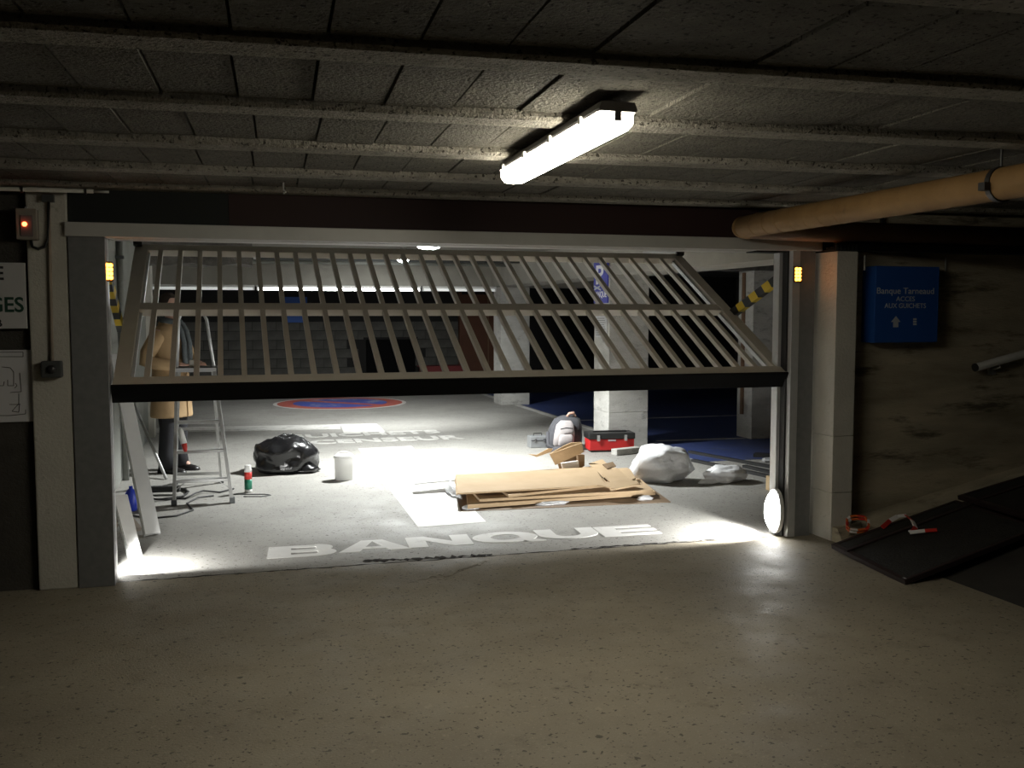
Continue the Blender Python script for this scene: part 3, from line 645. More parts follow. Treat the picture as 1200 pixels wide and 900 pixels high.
def band(pts, wd, cols, name, label):
    t = thing(name, pts[0], label, 'tape')
    for i in range(len(pts)-1):
        a, b_ = Vector(pts[i]), Vector(pts[i+1]); B().beam(a, b_, wd, 0.006, (0.2,-0.6,0.8)).build('tape_stripe', cols[i % len(cols)], t)
rc = onz(1013,620,0.14); tp = []
for i in range(25):
    a = i*2*math.pi/12; tp.append((4.165+0.085*math.cos(a)+0.012*math.sin(3*a), 5.745+0.06*math.sin(a)*(1+0.2*(i>12)), 0.125+0.035*math.sin(a+0.5)+(0.02 if i > 12 else 0)))
band(tp, 0.016, ['tape_o','tape_r','tape_o','tape_w'], 'barrier_tape', 'tangled orange and white barrier tape coil beside the block pillar')
pl = [(1034,618),(1043,610),(1052,605),(1062,604),(1069,610),(1073,618),(1069,623),(1066,624),(1084,622),(1098,621)]
def onramp(x, y, h=0.06):
    d = ray(x,y); tt = (0.045-0.2*3.88+h-HC)/(d.z-0.2*d.x); return _C + d*tt
band([onramp(*p, 0.02) for p in pl], 0.03, ['tape_r','tape_w','tape_w','tape_r','tape_w','tape_r','tape_w','tape_w','tape_r'], 'barrier_tape', 'red and white barrier tape strip lying over the black panel')

# ------------------------------------------------------------------ ladder
def ladder():
    t = thing('step_ladder', (-0.23,8.7,0), 'aluminium step ladder standing in front of the man', 'ladder')
    A0, A1 = Vector((-0.46,8.49,0)), Vector((0.005,8.47,0))
    T0, T1 = Vector((-0.43,8.90,1.12)), Vector((-0.125,8.90,1.12))
    H0, H1 = Vector((-0.41,9.02,1.58)), Vector((-0.185,9.02,1.58))
    for a, b_ in ((A0,T0),(A1,T1)): B().beam(a, b_, 0.028, 0.062, (0,1,0)).build('front_rail', 'alu_d', t, False, 0.003)
    for k_ in range(1,5):
        f_ = [0.175,0.385,0.60,0.81][k_-1]; a = A0.lerp(T0,f_); b_ = A1.lerp(T1,f_)
        B().box(a.x,b_.x,a.y-0.03,a.y+0.055,a.z-0.022,a.z+0.004).build('step', 'alu_d', t, False, 0.003)
    B().box(T0.x-0.03,T1.x+0.03,8.86,9.13,1.10,1.125).build('platform', 'dkplastic', t, False, 0.004)
    B().box(T0.x-0.02,T1.x+0.02,8.855,8.865,1.085,1.12).build('platform_edge', 'alu', t)
    B().tube([T0,H0.lerp(T0,0.1),H0+Vector((0.03,0,0.03)),H1+Vector((-0.03,0,0.03)),H1.lerp(T1,0.1),T1], 0.014, 10).build('hand_loop', 'alu', t, True)
    R0, R1 = Vector((-0.50,9.55,0)), Vector((-0.09,9.50,0)); Q0, Q1 = Vector((-0.42,9.10,1.08)), Vector((-0.14,9.10,1.08))
    for a, b_ in ((R0,Q0),(R1,Q1)): B().beam(a, b_, 0.022, 0.035, (0,1,0)).build('rear_leg', 'alu_d', t)
    for f_ in (0.09,0.5): B().beam(R0.lerp(Q0,f_), R1.lerp(Q1,f_), 0.012, 0.028).build('rear_brace', 'alu_d', t)
    for a in (A0,A1,R0,R1): B().box(a.x-0.022,a.x+0.022,a.y-0.035,a.y+0.035,0,0.045).build('foot', 'swbox', t, False, 0.004)
    for sx, a, b_ in ((1,A0,T0),(-1,A1,T1)):
        p = a.lerp(b_,0.10); q_ = a.lerp(b_,0.175); B().beam(p, Vector((q_.x+sx*0.09,q_.y,q_.z-0.015)), 0.006, 0.02, (0,1,0)).build('step_brace', 'alu_d', t)
    B().box(T0.x+0.1,T0.x+0.16,8.92,9.0,1.125,1.185).build('tool_cup', 'whitepil', t, False, 0.006)
ladder()
t = thing('sealant_tube', (-0.40,8.63,0.45), 'white and red sealant tube hanging on the ladder rail', 'tube')
B().tube([(-0.405,8.60,0.64),(-0.398,8.60,0.60),(-0.375,8.59,0.50)], [0.006,0.024,0.026], 12).build('barrel', 'white', t, True)
B().tube([(-0.375,8.59,0.50),(-0.368,8.588,0.46),(-0.362,8.585,0.43)], [0.024,0.02,0.012], 12).build('cap', 'canred', t, True)

# ------------------------------------------------------------------ person
def person():
    P0 = Vector((-0.56,10.32,0)); fa = math.radians(-28); fx = Vector((math.cos(fa), math.sin(fa), 0)); fy = Vector((-fx.y, fx.x, 0))
    W = lambda x, y, z: P0 + fx*x + fy*y + _Z*z
    t = thing('person', P0, 'person in camel coat and dark scarf standing behind the ladder', 'person')
    # body: one skinned figure, pelvis root
    V = []; E = []; R = []
    def add(p, r, par=None, r2=None):
        V.append(W(*p)); R.append((r, r2 or r))
        if par is not None: E.append((par, len(V)-1))
        return len(V)-1
    pel = add((0,0,0.95), 0.125, None, 0.10); sp = add((0,0,1.12), 0.12, pel, 0.09); chest = add((0,0,1.34), 0.14, sp, 0.10)
    nb = add((0.0,0,1.47), 0.066, chest); nk = add((0.012,0,1.53), 0.06, nb); add((0.02,0,1.60), 0.055, nk)
    for s in (-1,1):
        hip = add((0,s*0.095,0.88), 0.088, pel); kn = add((0.02,s*0.105,0.50), 0.06, hip); ank = add((-0.01,s*0.115,0.10), 0.042, kn)
        add((0.12,s*0.125,0.045), 0.035, ank)
        sh = add((0,s*0.185,1.405), 0.065, chest)
        if s < 0: el_, wr, kn_ = (-0.10,-0.265,1.13), (0.14,-0.175,1.085), (0.235,-0.14,1.085)
        else: el_, wr, kn_ = (0.03,0.275,1.14), (0.22,0.10,1.10), (0.30,0.05,1.09)
        e = add(el_, 0.046, sh); w_ = add(wr, 0.028, e); pm = add(kn_, 0.026, w_, 0.036)
        dv = (Vector(kn_)-Vector(wr)).normalized(); side = Vector((-dv.y,dv.x,0)).normalized()
        for j, (o_, L_) in enumerate(((-0.03,0.062),(-0.010,0.072),(0.010,0.068),(0.03,0.055))):
            b0 = Vector(kn_)+side*o_+dv*0.012
            f1 = add(tuple(b0), 0.0095, pm); f2 = add(tuple(b0+dv*L_*0.5+Vector((0,0,0.004))), 0.0085, f1); add(tuple(b0+dv*L_*0.9-Vector((0,0,0.022))), 0.007, f2)
        th = Vector(wr).lerp(Vector(kn_),0.45)+side*(0.034*-s*-1); th1 = add(tuple(th), 0.011, pm); add(tuple(th+dv*0.045+side*0.02*s), 0.009, th1)
    me = bpy.data.meshes.new('figure'); me.from_pydata([tuple(v) for v in V], E, [])
    o = bpy.data.objects.new('figure', me); COL.objects.link(o)
    o.modifiers.new('skin', 'SKIN'); sk = me.skin_vertices[0].data
    for i, (a, b_) in enumerate(R): sk[i].radius = (a, b_); sk[i].use_root = (i == 0)
    m_ = o.modifiers.new('sub', 'SUBSURF'); m_.levels = 2; m_.render_levels = 2
    grown = bpy.data.meshes.new_from_object(o.evaluated_get(bpy.context.evaluated_depsgraph_get()))
    bpy.data.objects.remove(o)
    HB = B(); HB.bm.from_mesh(grown)
    PROF = [(1.540,0.078,0.030,0.026),(1.552,0.090,-0.02,0.042),(1.58,0.098,-0.045,0.055),(1.605,0.097,-0.06,0.061),(1.63,0.098,-0.072,0.067),(1.655,0.094,-0.08,0.071),(1.68,0.102,-0.085,0.074),(1.71,0.099,-0.087,0.075),(1.74,0.084,-0.080,0.068),(1.765,0.058,-0.06,0.052),(1.782,0.02,-0.025,0.024)]
    def head_ring(z, grow=0.0, n=24):
        for (z0,f0,b0,w0),(z1,f1,b1,w1) in zip(PROF[:-1], PROF[1:]):
            if z0 <= z <= z1 or (z > 1.782 and z1 == 1.782):
                q_ = min(1,(z-z0)/(z1-z0)); f_, k_, w_ = f0+(f1-f0)*q_, b0+(b1-b0)*q_, w0+(w1-w0)*q_; break
        cx, rx = (f_+k_)/2, (f_-k_)/2+grow
        return [(cx+rx*math.copysign(abs(math.cos(a))**0.85,math.cos(a)), (w_+grow)*math.copysign(abs(math.sin(a))**0.85,math.sin(a))) for a in [2*math.pi*i/n for i in range(n)]]
    HB.loft([[W(x,y,p[0]) for x,y in head_ring(p[0])] for p in PROF])
    HB.loft([[W(x0,-hw,z),W(x0+d_,-hw*0.4,z),W(x0+d_,hw*0.4,z),W(x0,hw,z)] for z, x0, d_, hw in ((1.613,0.085,0.018,0.014),(1.622,0.085,0.036,0.018),(1.632,0.085,0.036,0.014),(1.655,0.085,0.022,0.010),(1.675,0.09,0.012,0.008))])
    for s in (-1,1):
        HB.loft([[W(0.005+0.018*k_*math.cos(a)-0.004*s_, s*(0.066+0.014*s_), 1.645+0.032*k_*math.sin(a)) for a in [2*math.pi*i/10 for i in range(10)]] for s_, k_ in ((0,0.7),(0.6,0.9),(1.0,1.0),(1.3,0.8))])
    HB.build('body', 'skin', t, True)
    # clothing
    def ring(z, rx, ry, cx=0.0, cy=0.0, n=24, wave=0.0):
        return [W(cx+rx*math.cos(a)*(1+wave*math.sin(5*a)), cy+ry*math.sin(a)*(1+wave*math.cos(4*a)), z) for a in [2*math.pi*i/n for i in range(n)]]
    co = B(); co.loft([ring(0.56,0.185,0.235,0.0,0,24,0.03), ring(0.58,0.19,0.24,0,0,24,0.03), ring(0.80,0.175,0.228,0,0,24,0.02), ring(1.0,0.160,0.215,0.0,0,24,0.01), ring(1.15,0.155,0.21), ring(1.30,0.15,0.225), ring(1.40,0.135,0.225), ring(1.455,0.11,0.175), ring(1.49,0.085,0.10), ring(1.515,0.078,0.085)])
    coat = co.build('coat', 'coat', t, True)
    for s in (-1,1):
        if s < 0: pts = [(0,-0.13,1.385),(-0.015,-0.20,1.355),(-0.085,-0.262,1.20),(-0.105,-0.268,1.13),(-0.02,-0.235,1.10),(0.13,-0.18,1.085)]
        else: pts = [(0,0.13,1.385),(0.0,0.20,1.355),(0.025,0.268,1.20),(0.035,0.275,1.14),(0.10,0.20,1.11),(0.20,0.115,1.10)]
        B().tube([W(*p) for p in pts], [0.06,0.083,0.074,0.072,0.062,0.052], 14).build('sleeve', 'coat', coat, True)
        # lapel
        lp = [(0.115,s*0.075,1.46),(0.155,s*0.115,1.37),(0.172,s*0.075,1.32),(0.178,s*0.015,1.14),(0.165,s*0.012,1.20),(0.14,s*0.045,1.40)]
        B().slab([W(*p) for p in lp], 0.012).build('lapel', 'coat', coat)
        cl = [(-0.085,s*0.02,1.53),(-0.05,s*0.085,1.54),(0.03,s*0.105,1.52),(0.10,s*0.08,1.47),(0.09,s*0.10,1.445),(0.02,s*0.125,1.465),(-0.07,s*0.10,1.48),(-0.11,s*0.02,1.47)]
        n_ = 4; B().loft([[W(*cl[i]), W(*cl[7-i]), W(cl[7-i][0]*0.93,cl[7-i][1]*0.93,cl[7-i][2]), W(cl[i][0]*0.9,cl[i][1]*0.9,cl[i][2])] for i in range(4)]).build('collar', 'coat', coat)
        tr = [(0,s*0.095,0.80),(0.015,s*0.10,0.55),(0.02,s*0.105,0.45),(0.0,s*0.113,0.20),(0.012,s*0.115,0.05)]
        B().tube([W(*p) for p in tr], [0.105,0.09,0.082,0.078,0.09], 14).build('trouser_leg', 'trouser', t, True)
        sh = B(); rr = []
        for x, hw, h0, h1 in ((-0.09,0.025,0,0.05),(-0.075,0.036,0,0.085),(-0.02,0.04,0,0.10),(0.05,0.042,0,0.085),(0.12,0.05,0,0.06),(0.18,0.044,0,0.045),(0.215,0.02,0,0.03)):
            yy = s*(0.115+0.06*max(0,x)); rr.append([W(x,yy+hw*c_,h0+(h1-h0)*z_) for c_, z_ in ((-1,0),(1,0),(1,0.45),(0.6,0.9),(0,1),(-0.6,0.9),(-1,0.45))])
        sh.loft(rr); sh.build('shoe', 'shoe', t, True)
    # coat opening edge, buttons, pocket flap
    B().slab([W(*p) for p in [(0.178,0.006,1.14),(0.186,-0.012,0.9),(0.196,-0.02,0.57),(0.196,0.0,0.57),(0.188,0.008,0.9),(0.18,0.022,1.14)]], 0.012).build('front_edge', 'coat', coat)
    for z in (1.12,0.98,0.84): B().lathe([(0.014,0),(0.014,0.006),(0.001,0.007)], 10, W(0.182,-0.03,z), fx).build('button', 'card_d', coat)
    B().slab([W(*p) for p in [(0.10,-0.205,0.93),(0.14,-0.155,0.93),(0.14,-0.155,0.99),(0.10,-0.205,0.99)]], 0.01).build('pocket_flap', 'coat', coat)
    # scarf
    sc = B(); n = 18
    sc.tube([W(0.012+0.088*math.cos(a), 0.088*math.sin(a), 1.515+0.018*math.cos(a+math.pi)) for a in [2*math.pi*i/n for i in range(n+1)]], 0.034, 10)
    scarf = sc.build('scarf', 'scarf', t, True)
    for s, zl in ((-1,1.08),(1,1.0)):
        B().loft([[W(x,s*y-0.035,z), W(x,s*y+0.035,z), W(x+0.022,s*y+0.03,z), W(x+0.022,s*y-0.03,z)] for x, y, z in ((0.10,0.045,1.50),(0.145,0.05,1.42),(0.175,0.05,1.30),(0.185,0.05,zl))]).build('scarf_tail', 'scarf', scarf, True)
    # head details
    hr = B(); n = 24; rr = []
    def hairline(a): c_ = math.cos(a); return 1.742 if c_ > 0.45 else (1.70 if c_ > 0.2 else (1.655 if c_ > -0.25 else 1.60))
    for k_ in range(8):
        f_ = k_/7; row = []
        for i in range(n):
            a = 2*math.pi*i/n; z = hairline(a)+(1.784-hairline(a))*math.sin(f_*math.pi/2); x, y = head_ring(min(z,1.78), 0.007+0.004*f_)[i]
            row.append(W(x, y, z+0.010*f_))
        rr.append(row)
    rr.append([W(0.02+0.004*math.cos(2*math.pi*i/n), 0.004*math.sin(2*math.pi*i/n), 1.799) for i in range(n)])
    hr.loft(rr); hr.build('hair', 'hair', t, True)
    for s in (-1,1):
        B().lathe([(0.001,-0.011),(0.008,-0.008),(0.011,0),(0.008,0.008),(0.001,0.011)], 12, W(0.082,s*0.031,1.662), fx).build('eye', 'white', t, True)
        B().lathe([(0.005,0),(0.004,0.002),(0.001,0.003)], 10, W(0.0915,s*0.031,1.662), fx).build('pupil', 'ink', t, True)
        B().tube([W(0.083,s*0.05,1.682),W(0.097,s*0.032,1.687),W(0.102,s*0.016,1.683)], 0.005, 6).build('eyebrow', 'hair', t, True)
    B().tube([W(0.090,-0.022,1.593),W(0.099,0,1.595),W(0.090,0.022,1.593)], [0.003,0.006,0.003], 6).build('mouth', 'p_red', t, True)
person()

# ------------------------------------------------------------------ items along the left side
def leanboard(label, f0, f1, t0, t1, th, m, name='trim_board'):
    t = thing(name, f0, label, 'board'); f0, f1, t0, t1 = map(Vector, (f0,f1,t0,t1))
    n = (f1-f0).cross(t0-f0).normalized()
    if n.dot(Vector((0.3,-1,0.2))) < 0: n = -n
    B().loft([[f0,f1,f1-n*th,f0-n*th],[t0,t1,t1-n*th,t0-n*th]]).build('board_face', m, t)
    for a, b_ in ((f0,t0),(f1,t1)): B().beam(a-n*th, b_-n*th, 0.012, 0.02, n).build('folded_edge', m, t)
    return t
leanboard('long white trim board leaning behind the gate post', (-0.595,7.32,0.02), (-0.50,7.38,0.02), (-0.955,8.83,1.25), (-0.86,8.89,1.25), 0.018, 'whiteboard')
leanboard('short white trim board leaning low behind the grey post', (-0.645,6.72,0.01), (-0.575,6.76,0.01), (-0.765,7.02,0.36), (-0.685,7.07,0.36), 0.018, 'whiteboard')
tag(B().tube([(-0.60,9.83,0.012),(-0.97,10.9,0.66)], 0.016, 8).build('leaning_pole', 'alu_d', None, True), 'thin grey pole leaning on the side wall near the man', 'pole')
t = thing('wooden_offcut', (-0.72,7.65,0), 'small weathered wooden trestle offcut by the white board', 'wood offcut')
B().beam((-0.78,7.70,0.13),(-0.66,7.50,0.02),0.05,0.03).build('plank', 'oldwood', t); B().beam((-0.79,7.72,0.12),(-0.84,7.50,0.02),0.04,0.03).build('plank', 'oldwood', t)
bb = B(); bb.lathe([(0.04,0),(0.045,0.01),(0.045,0.14),(0.03,0.17),(0.015,0.18),(0.015,0.20)], 16, (-0.78,8.35,0))
t = tag(bb.build('blue_bottle', 'bluepl', None, True), 'small blue plastic bottle on the floor beside the white board', 'bottle')
def cable(label, pts, r=0.007):
    return tag(B().tube(pts, r, 6).build('cable', 'cable', None, True), label, 'cable')
def swirl(c, rx, ry, n, turns, sd, z=0.008):
    r2 = random.Random(sd); return [(c[0]+rx*(1+0.3*(r2.random()-0.5))*math.cos(2*math.pi*turns*i/n), c[1]+ry*(1+0.3*(r2.random()-0.5))*math.sin(2*math.pi*turns*i/n), z+0.012*(i/n)) for i in range(n)]
cable('black cable coil lying behind the ladder feet', swirl((-0.55,9.0),0.18,0.28,46,3.2,4))
cable('black cable looping around the ladder foot', [(-0.75,8.1,0.008),(-0.6,7.95,0.008),(-0.42,8.0,0.008),(-0.30,8.2,0.008),(-0.36,8.5,0.008),(-0.28,8.75,0.008),(-0.15,8.8,0.008)])
cable('black cable snaking from the coil to the ladder step', [(-0.5,8.75,0.01),(-0.38,8.72,0.01),(-0.30,8.85,0.03),(-0.24,9.0,0.02),(-0.10,8.95,0.008),(0.02,9.1,0.008)], 0.008)
t = thing('power_strip', (-0.62,9.15,0), 'black multi socket power strip on the floor near the pole', 'power strip')
B().obox((-0.60,9.02,0.05), Vector((1,-0.2,0)).normalized(), Vector((0.2,1,0)).normalized(), _Z, 0.17, 0.035, 0.025).build('strip_body', 'dkplastic', t, False, 0.006)
for i in range(5):
    p = Vector((-0.60,9.02,0.075))+Vector((1,-0.2,0)).normalized()*(-0.13+0.065*i); B().lathe([(0.02,0),(0.02,0.003),(0.001,0.0035)], 12, p).build('socket', 'swbox', t)
t = thing('foam_can', (0.14,8.92,0), 'white aerosol can with red and green label', 'can')
cc = (0.145,8.92,0)
B().lathe([(0.030,0),(0.033,0.004),(0.033,0.03)], 18, cc).build('can_base', 'white', t, True)
B().lathe([(0.0335,0.03),(0.0335,0.12)], 18, cc).build('green_label', 'cangreen', t, True)
B().lathe([(0.0335,0.12),(0.0335,0.185)], 18, cc).build('red_label', 'canred', t, True)
B().lathe([(0.033,0.185),(0.033,0.20),(0.028,0.215),(0.028,0.24),(0.024,0.245),(0.001,0.246)], 18, cc).build('cap', 'white', t, True)
tag(B().tube([(0.02,8.84,0.005),(0.12,8.80,0.005),(0.28,8.76,0.005),(0.33,8.70,0.005),(0.25,8.66,0.005),(0.10,8.70,0.005)], 0.004, 6).build('thin_wire', 'swbox', None, True), 'thin grey wire lying beside the aerosol can', 'wire')

# ------------------------------------------------------------------ sacks
def sack(name, m, c, r, sd, squash, parent=None, amp=0.22, sub=4, yaw=0.0):
    bm = bmesh.new(); bmesh.ops.create_icosphere(bm, subdivisions=sub, radius=1.0)
    of = Vector((sd*3.1, sd*1.7, sd*0.9)); ca, sa = math.cos(yaw), math.sin(yaw)
    for v in bm.verts:
        p = v.co.copy(); n1 = noise.noise(p*1.6+of); n2 = 1-abs(noise.noise(p*3.4+of*2))*2; n3 = 1-abs(noise.noise(p*7.5+of))*2
        k_ = 1+amp*n1+0.07*n2+0.03*n3
        z = p.z*k_; z = (z+0.75)*0.57
        fl = 1.0+0.15*max(0,0.5-z)
        if z < 0.04: fl *= 1+0.9*(z-0.04); z = max(z,0.0)*1.0
        z += 0.06*noise.noise(p*4.1+of) if z > 0.3 else 0
        x, y = p.x*k_*r[0]*fl*(1-squash*max(0,z)**1.5), p.y*k_*r[1]*fl*(1-squash*max(0,z)**1.5)
        v.co = Vector((c[0]+x*ca-y*sa, c[1]+x*sa+y*ca, max(0.002, z*r[2])))
    me = bpy.data.meshes.new(name); bm.to_mesh(me); bm.free(); me.materials.append(M[m])
    for p in me.polygons: p.use_smooth = True
    return link(name, me, parent)
t = thing('bin_bag', (0.53,10.05,0), 'stuffed black bin bag on the concrete near the bucket', 'bin bag')
sack('bag_body', 'bagblack', (0.53,10.05), (0.29,0.27,0.36), 12, 0.0, t, 0.30)
sack('bag_fold', 'bagblack', (0.70,9.92), (0.16,0.14,0.10), 5, 0.3, t, 0.3, 3)
t = thing('bucket', (1.04,9.36,0), 'white plastic tub standing beside the painted arrow', 'bucket')
B().lathe([(0.082,0),(0.086,0.01),(0.088,0.20),(0.092,0.202),(0.092,0.225)], 26, (1.04,9.36,0)).build('tub', 'white', t, True)
B().lathe([(0.094,0.215),(0.094,0.235),(0.086,0.24),(0.001,0.24)], 26, (1.04,9.36,0)).build('lid', 'white', t)
B().tube([(1.04+0.095*math.cos(a), 9.36+0.02-0.0*a, 0.21+0.06*math.sin(a)) for a in [math.pi*i/10 for i in range(11)]], 0.003, 6).build('handle', 'white', t)
t = thing('white_bag', (3.95,8.5,0), 'bulging white plastic carrier bag beside the cardboard', 'plastic bag')
sack('bag_body', 'bagwhite', (3.93,8.44), (0.255,0.20,0.33), 17, -0.10, t, 0.34, 4, -0.3)
B().loft([[(3.95+0.02*i,8.46,0.29+0.05*i),(3.99+0.03*i,8.43+0.01*i,0.28+0.04*i),(3.98+0.02*i,8.48,0.30+0.03*i)] for i in range(2)]).build('bag_handle', 'bagwhite', t, True)
text('bag_print', 'STE', 'ink', (4.08,8.265,0.13), (1,0.45,0), (0,0.2,1), 0.07, 0.035, 0.02, 0.003, t)
t = thing('white_bag', (4.4,8.3,0), 'limp translucent white plastic bag lying on the concrete', 'plastic bag')
sack('bag_body', 'bagwhite', (4.50,8.24), (0.19,0.13,0.15), 14, -0.1, t, 0.35, 4, 0.0)
sack('bag_tail', 'bagwhite', (4.29,8.17), (0.10,0.05,0.05), 15, 0.2, t, 0.3, 3, 0.1)

# ------------------------------------------------------------------ cardboard heap
def sheet(label, pts, th, m='card', name='cardboard_sheet', group=None, edge=None):
    t = tag(B().slab(pts, th).build(name, m), label, 'cardboard', group); return t
def G(px, z): p = onz(px[0],px[1],z); return Vector((p.x,p.y,z))
sheet('dark brown wrapping sheet lying flat under the cardboard heap', [G((540,599),0.006),G((786,588),0.006),G((742,556),0.006),G((530,566),0.006)], 0.005, 'film', 'wrapping_sheet')
sheet('lowest wide cardboard sheet of the heap', [G((548,592),0.045),G((768,576),0.045),G((735,548),0.045),G((545,560),0.045)], 0.03)
sheet('second cardboard sheet in the heap with a split front edge', [G((562,585),0.075),G((765,574),0.075),G((722,548),0.075),G((540,560),0.075)], 0.022)
sheet('third narrower cardboard sheet below the folded carton', [G((596,580),0.10),G((748,564),0.10),G((715,545),0.10),G((560,556),0.10)], 0.02)
# long folded carton on top: slightly sagging folded sheet
t = thing('folded_carton', G((620,570),0.12), 'long folded cardboard carton on top of the heap', 'cardboard')
a, b_, c_, d_ = G((536,578),0.125), G((710,568),0.125), G((697,548),0.15), G((534,556),0.17)
B().slab([a,b_,c_,d_], 0.012).build('top_flap', 'card', t)
e_, f_ = G((539,579.5),0.112), G((712,569.5),0.112)
B().slab([a+Vector((0,-0.01,0)), b_+Vector((0,-0.01,0)), f_+Vector((0,0.05,0)), e_+Vector((0,0.05,0))], 0.008).build('front_flap', 'card', t)
B().slab([a,d_,d_-Vector((0.01,0,0.055)),a-Vector((0.01,0,0.012))], 0.008).build('end_flap', 'card', t)
B().slab([c_,d_,d_-Vector((0,-0.02,0.06)),c_-Vector((0,-0.02,0.05))], 0.008).build('rear_flap', 'card', t)
sheet('white edged board strip jutting from the cardboard heap', [G((483,564),0.09),G((486,566.5),0.09),G((536,562),0.10),G((534,557),0.10)], 0.014, 'whiteboard', 'board_strip')
t = thing('clear_film_wad', G((526,572),0.05), 'crumpled clear film at the corner of the cardboard heap', 'plastic film')
sack('film_body', 'foil', tuple(G((531,577),0.02))[:2], (0.05,0.24,0.11), 21, 0.2, t, 0.4, 3)
for lab, px, r_, sd in (('small wad of clear film at the front of the heap', (648,592), (0.14,0.03,0.035), 23), ('small wad of clear film on the wrapping sheet corner', (756,586), (0.07,0.04,0.04), 25), ('tiny wad of clear film under the split sheet corner', (552,597), (0.07,0.035,0.04), 27)):
    p = onz(*px); t = thing('clear_film_wad', p, lab, 'plastic film'); sack('film_body', 'foil', (p.x,p.y), r_, sd, 0.2, t, 0.4, 3)
# torn pieces at the right
scr = [((690,543),(706,538),(720,552),(708,560),0.13,'torn cardboard piece leaning at the top of the scrap pile'), ((706,556),(724,549),(736,560),(716,566),0.12,'torn cardboard piece curling over the scrap pile'),
       ((700,568),(735,560),(750,566),(722,573),0.115,'flat cardboard scrap at the end of the folded carton'), ((726,552),(738,549),(745,560),(736,563),0.11,'pale cardboard scrap nearest the white carrier bag'), ((706,544),(718,541),(722,546),(712,549),0.15,'tiny dark cardboard scrap on the scrap pile')]
for a, b_, c_, d_, z, lab in scr:
    sheet(lab, [G(a,z+0.02),G(b_,z+0.03),G(c_,z+0.005),G(d_,z)], 0.008, 'card_d' if 'dark' in lab else 'card', 'cardboard_scrap')
# open carton standing on the heap
t = thing('open_carton', G((665,552),0.15), 'small open cardboard carton standing on the heap', 'cardboard')
def VQ(pts, v, dv, m, name):    # upright panel traced at depth v with thickness dv
    bb = B(); bb.loft([[onv(x,y,v)+Vector((0,dd,0)) for x,y in pts] for dd in (0,dv)]); return bb.build(name, m, t)
VQ([(644,532),(682,519),(684,530),(651,545)], 8.80, 0.012, 'card', 'front_flap')
VQ([(618,532),(629,535.5),(645,530),(648,526),(643,525.5),(629,533)], 8.86, 0.012, 'card', 'side_flap')
VQ([(645,531),(662,522),(670,518.5),(681,518),(682,524),(650,541)], 9.0, 0.012, 'card', 'rear_flap')
VQ([(654,544),(661,541),(662,553),(656,551)], 8.92, 0.012, 'card_d', 'side_panel')
VQ([(677,533),(685,533),(685,546),(679,549)], 8.88, 0.05, 'card_d', 'side_panel')
VQ([(658,543),(678,540),(679,549),(661,553)], 8.84, 0.03, 'paper', 'inner_tray')
VQ([(652,541),(681,529),(680,541),(659,545)], 9.02, 0.012, 'card_d', 'inside_panel')

# ------------------------------------------------------------------ backpack, case, toolbox, blocks
t = thing('backpack', (3.76,10.75,0), 'grey backpack slumped on the floor beside the red toolbox', 'backpack')
def blob(rings, name, m, par): return B().loft(rings).build(name, m, par, True)
def rr(cx, cy, z, a, b_, n=20, p=2.6): return [(cx+a*math.copysign(abs(math.cos(t_))**(2/p),math.cos(t_)), cy+b_*math.copysign(abs(math.sin(t_))**(2/p),math.sin(t_)), z) for t_ in [2*math.pi*i/n for i in range(n)]]
bp = blob([rr(3.77,10.80,0.0,0.19,0.12),rr(3.77,10.80,0.03,0.21,0.14),rr(3.78,10.80,0.14,0.21,0.15),rr(3.80,10.81,0.26,0.19,0.14),rr(3.82,10.82,0.35,0.15,0.11),rr(3.83,10.82,0.385,0.08,0.07)], 'pack_body', 'fab_d', t)
blob([rr(3.70,10.62,0.05,0.10,0.04),rr(3.70,10.60,0.08,0.125,0.06),rr(3.71,10.60,0.20,0.12,0.065),rr(3.73,10.63,0.30,0.105,0.06),rr(3.75,10.67,0.345,0.06,0.04)], 'front_pocket', 'fab_l', t)
blob([rr(3.70,10.54,0.06,0.08,0.02),rr(3.70,10.53,0.08,0.09,0.028),rr(3.71,10.53,0.17,0.085,0.028),rr(3.71,10.545,0.20,0.06,0.018)], 'small_pocket', 'fab_l', t)
B().tube([(3.635,10.52,0.265),(3.71,10.525,0.275),(3.79,10.54,0.265)], 0.006, 6).build('zip', 'ink', t)
B().tube([(3.80,10.76,0.38),(3.82,10.74,0.42),(3.87,10.74,0.425),(3.90,10.76,0.38)], 0.016, 8).build('top_handle', 'skin', t, True)
B().tube([(3.52,10.64,0.22),(3.50,10.56,0.08),(3.60,10.48,0.03),(3.75,10.45,0.025),(3.88,10.48,0.04)], 0.018, 8).build('strap', 'fab_d', t, True)
blob([rr(3.66,10.47,0.0,0.16,0.06),rr(3.66,10.47,0.04,0.165,0.065),rr(3.68,10.48,0.07,0.12,0.05)], 'lower_flap', 'fab_d', t)
t = thing('metal_case', (3.50,11.0,0), 'small grey metal case behind the backpack', 'case')
B().box(3.40,3.62,10.92,11.06,0,0.14).build('case_body', 'case', t, False, 0.008); B().box(3.41,3.61,10.915,10.92,0.085,0.092).build('lid_seam', 'ink', t)
B().tube([(3.46,10.99,0.14),(3.46,10.99,0.165),(3.56,10.99,0.165),(3.56,10.99,0.14)], 0.006, 6).build('handle', 'dkplastic', t)
for u in (3.45,3.56): B().box(u,u+0.025,10.912,10.922,0.07,0.11).build('latch', 'chrome', t)
t = thing('toolbox', (4.2,10.42,0), 'red toolbox with black lid in front of the signed pillar', 'toolbox')
ra = math.radians(-8); ux = Vector((math.cos(ra),math.sin(ra),0)); uy = Vector((-math.sin(ra),math.cos(ra),0)); tc = Vector((4.22,10.48,0))
B().obox(tc+_Z*0.085, ux, uy, _Z, 0.265, 0.125, 0.065).build('body', 'red', t, False, 0.01)
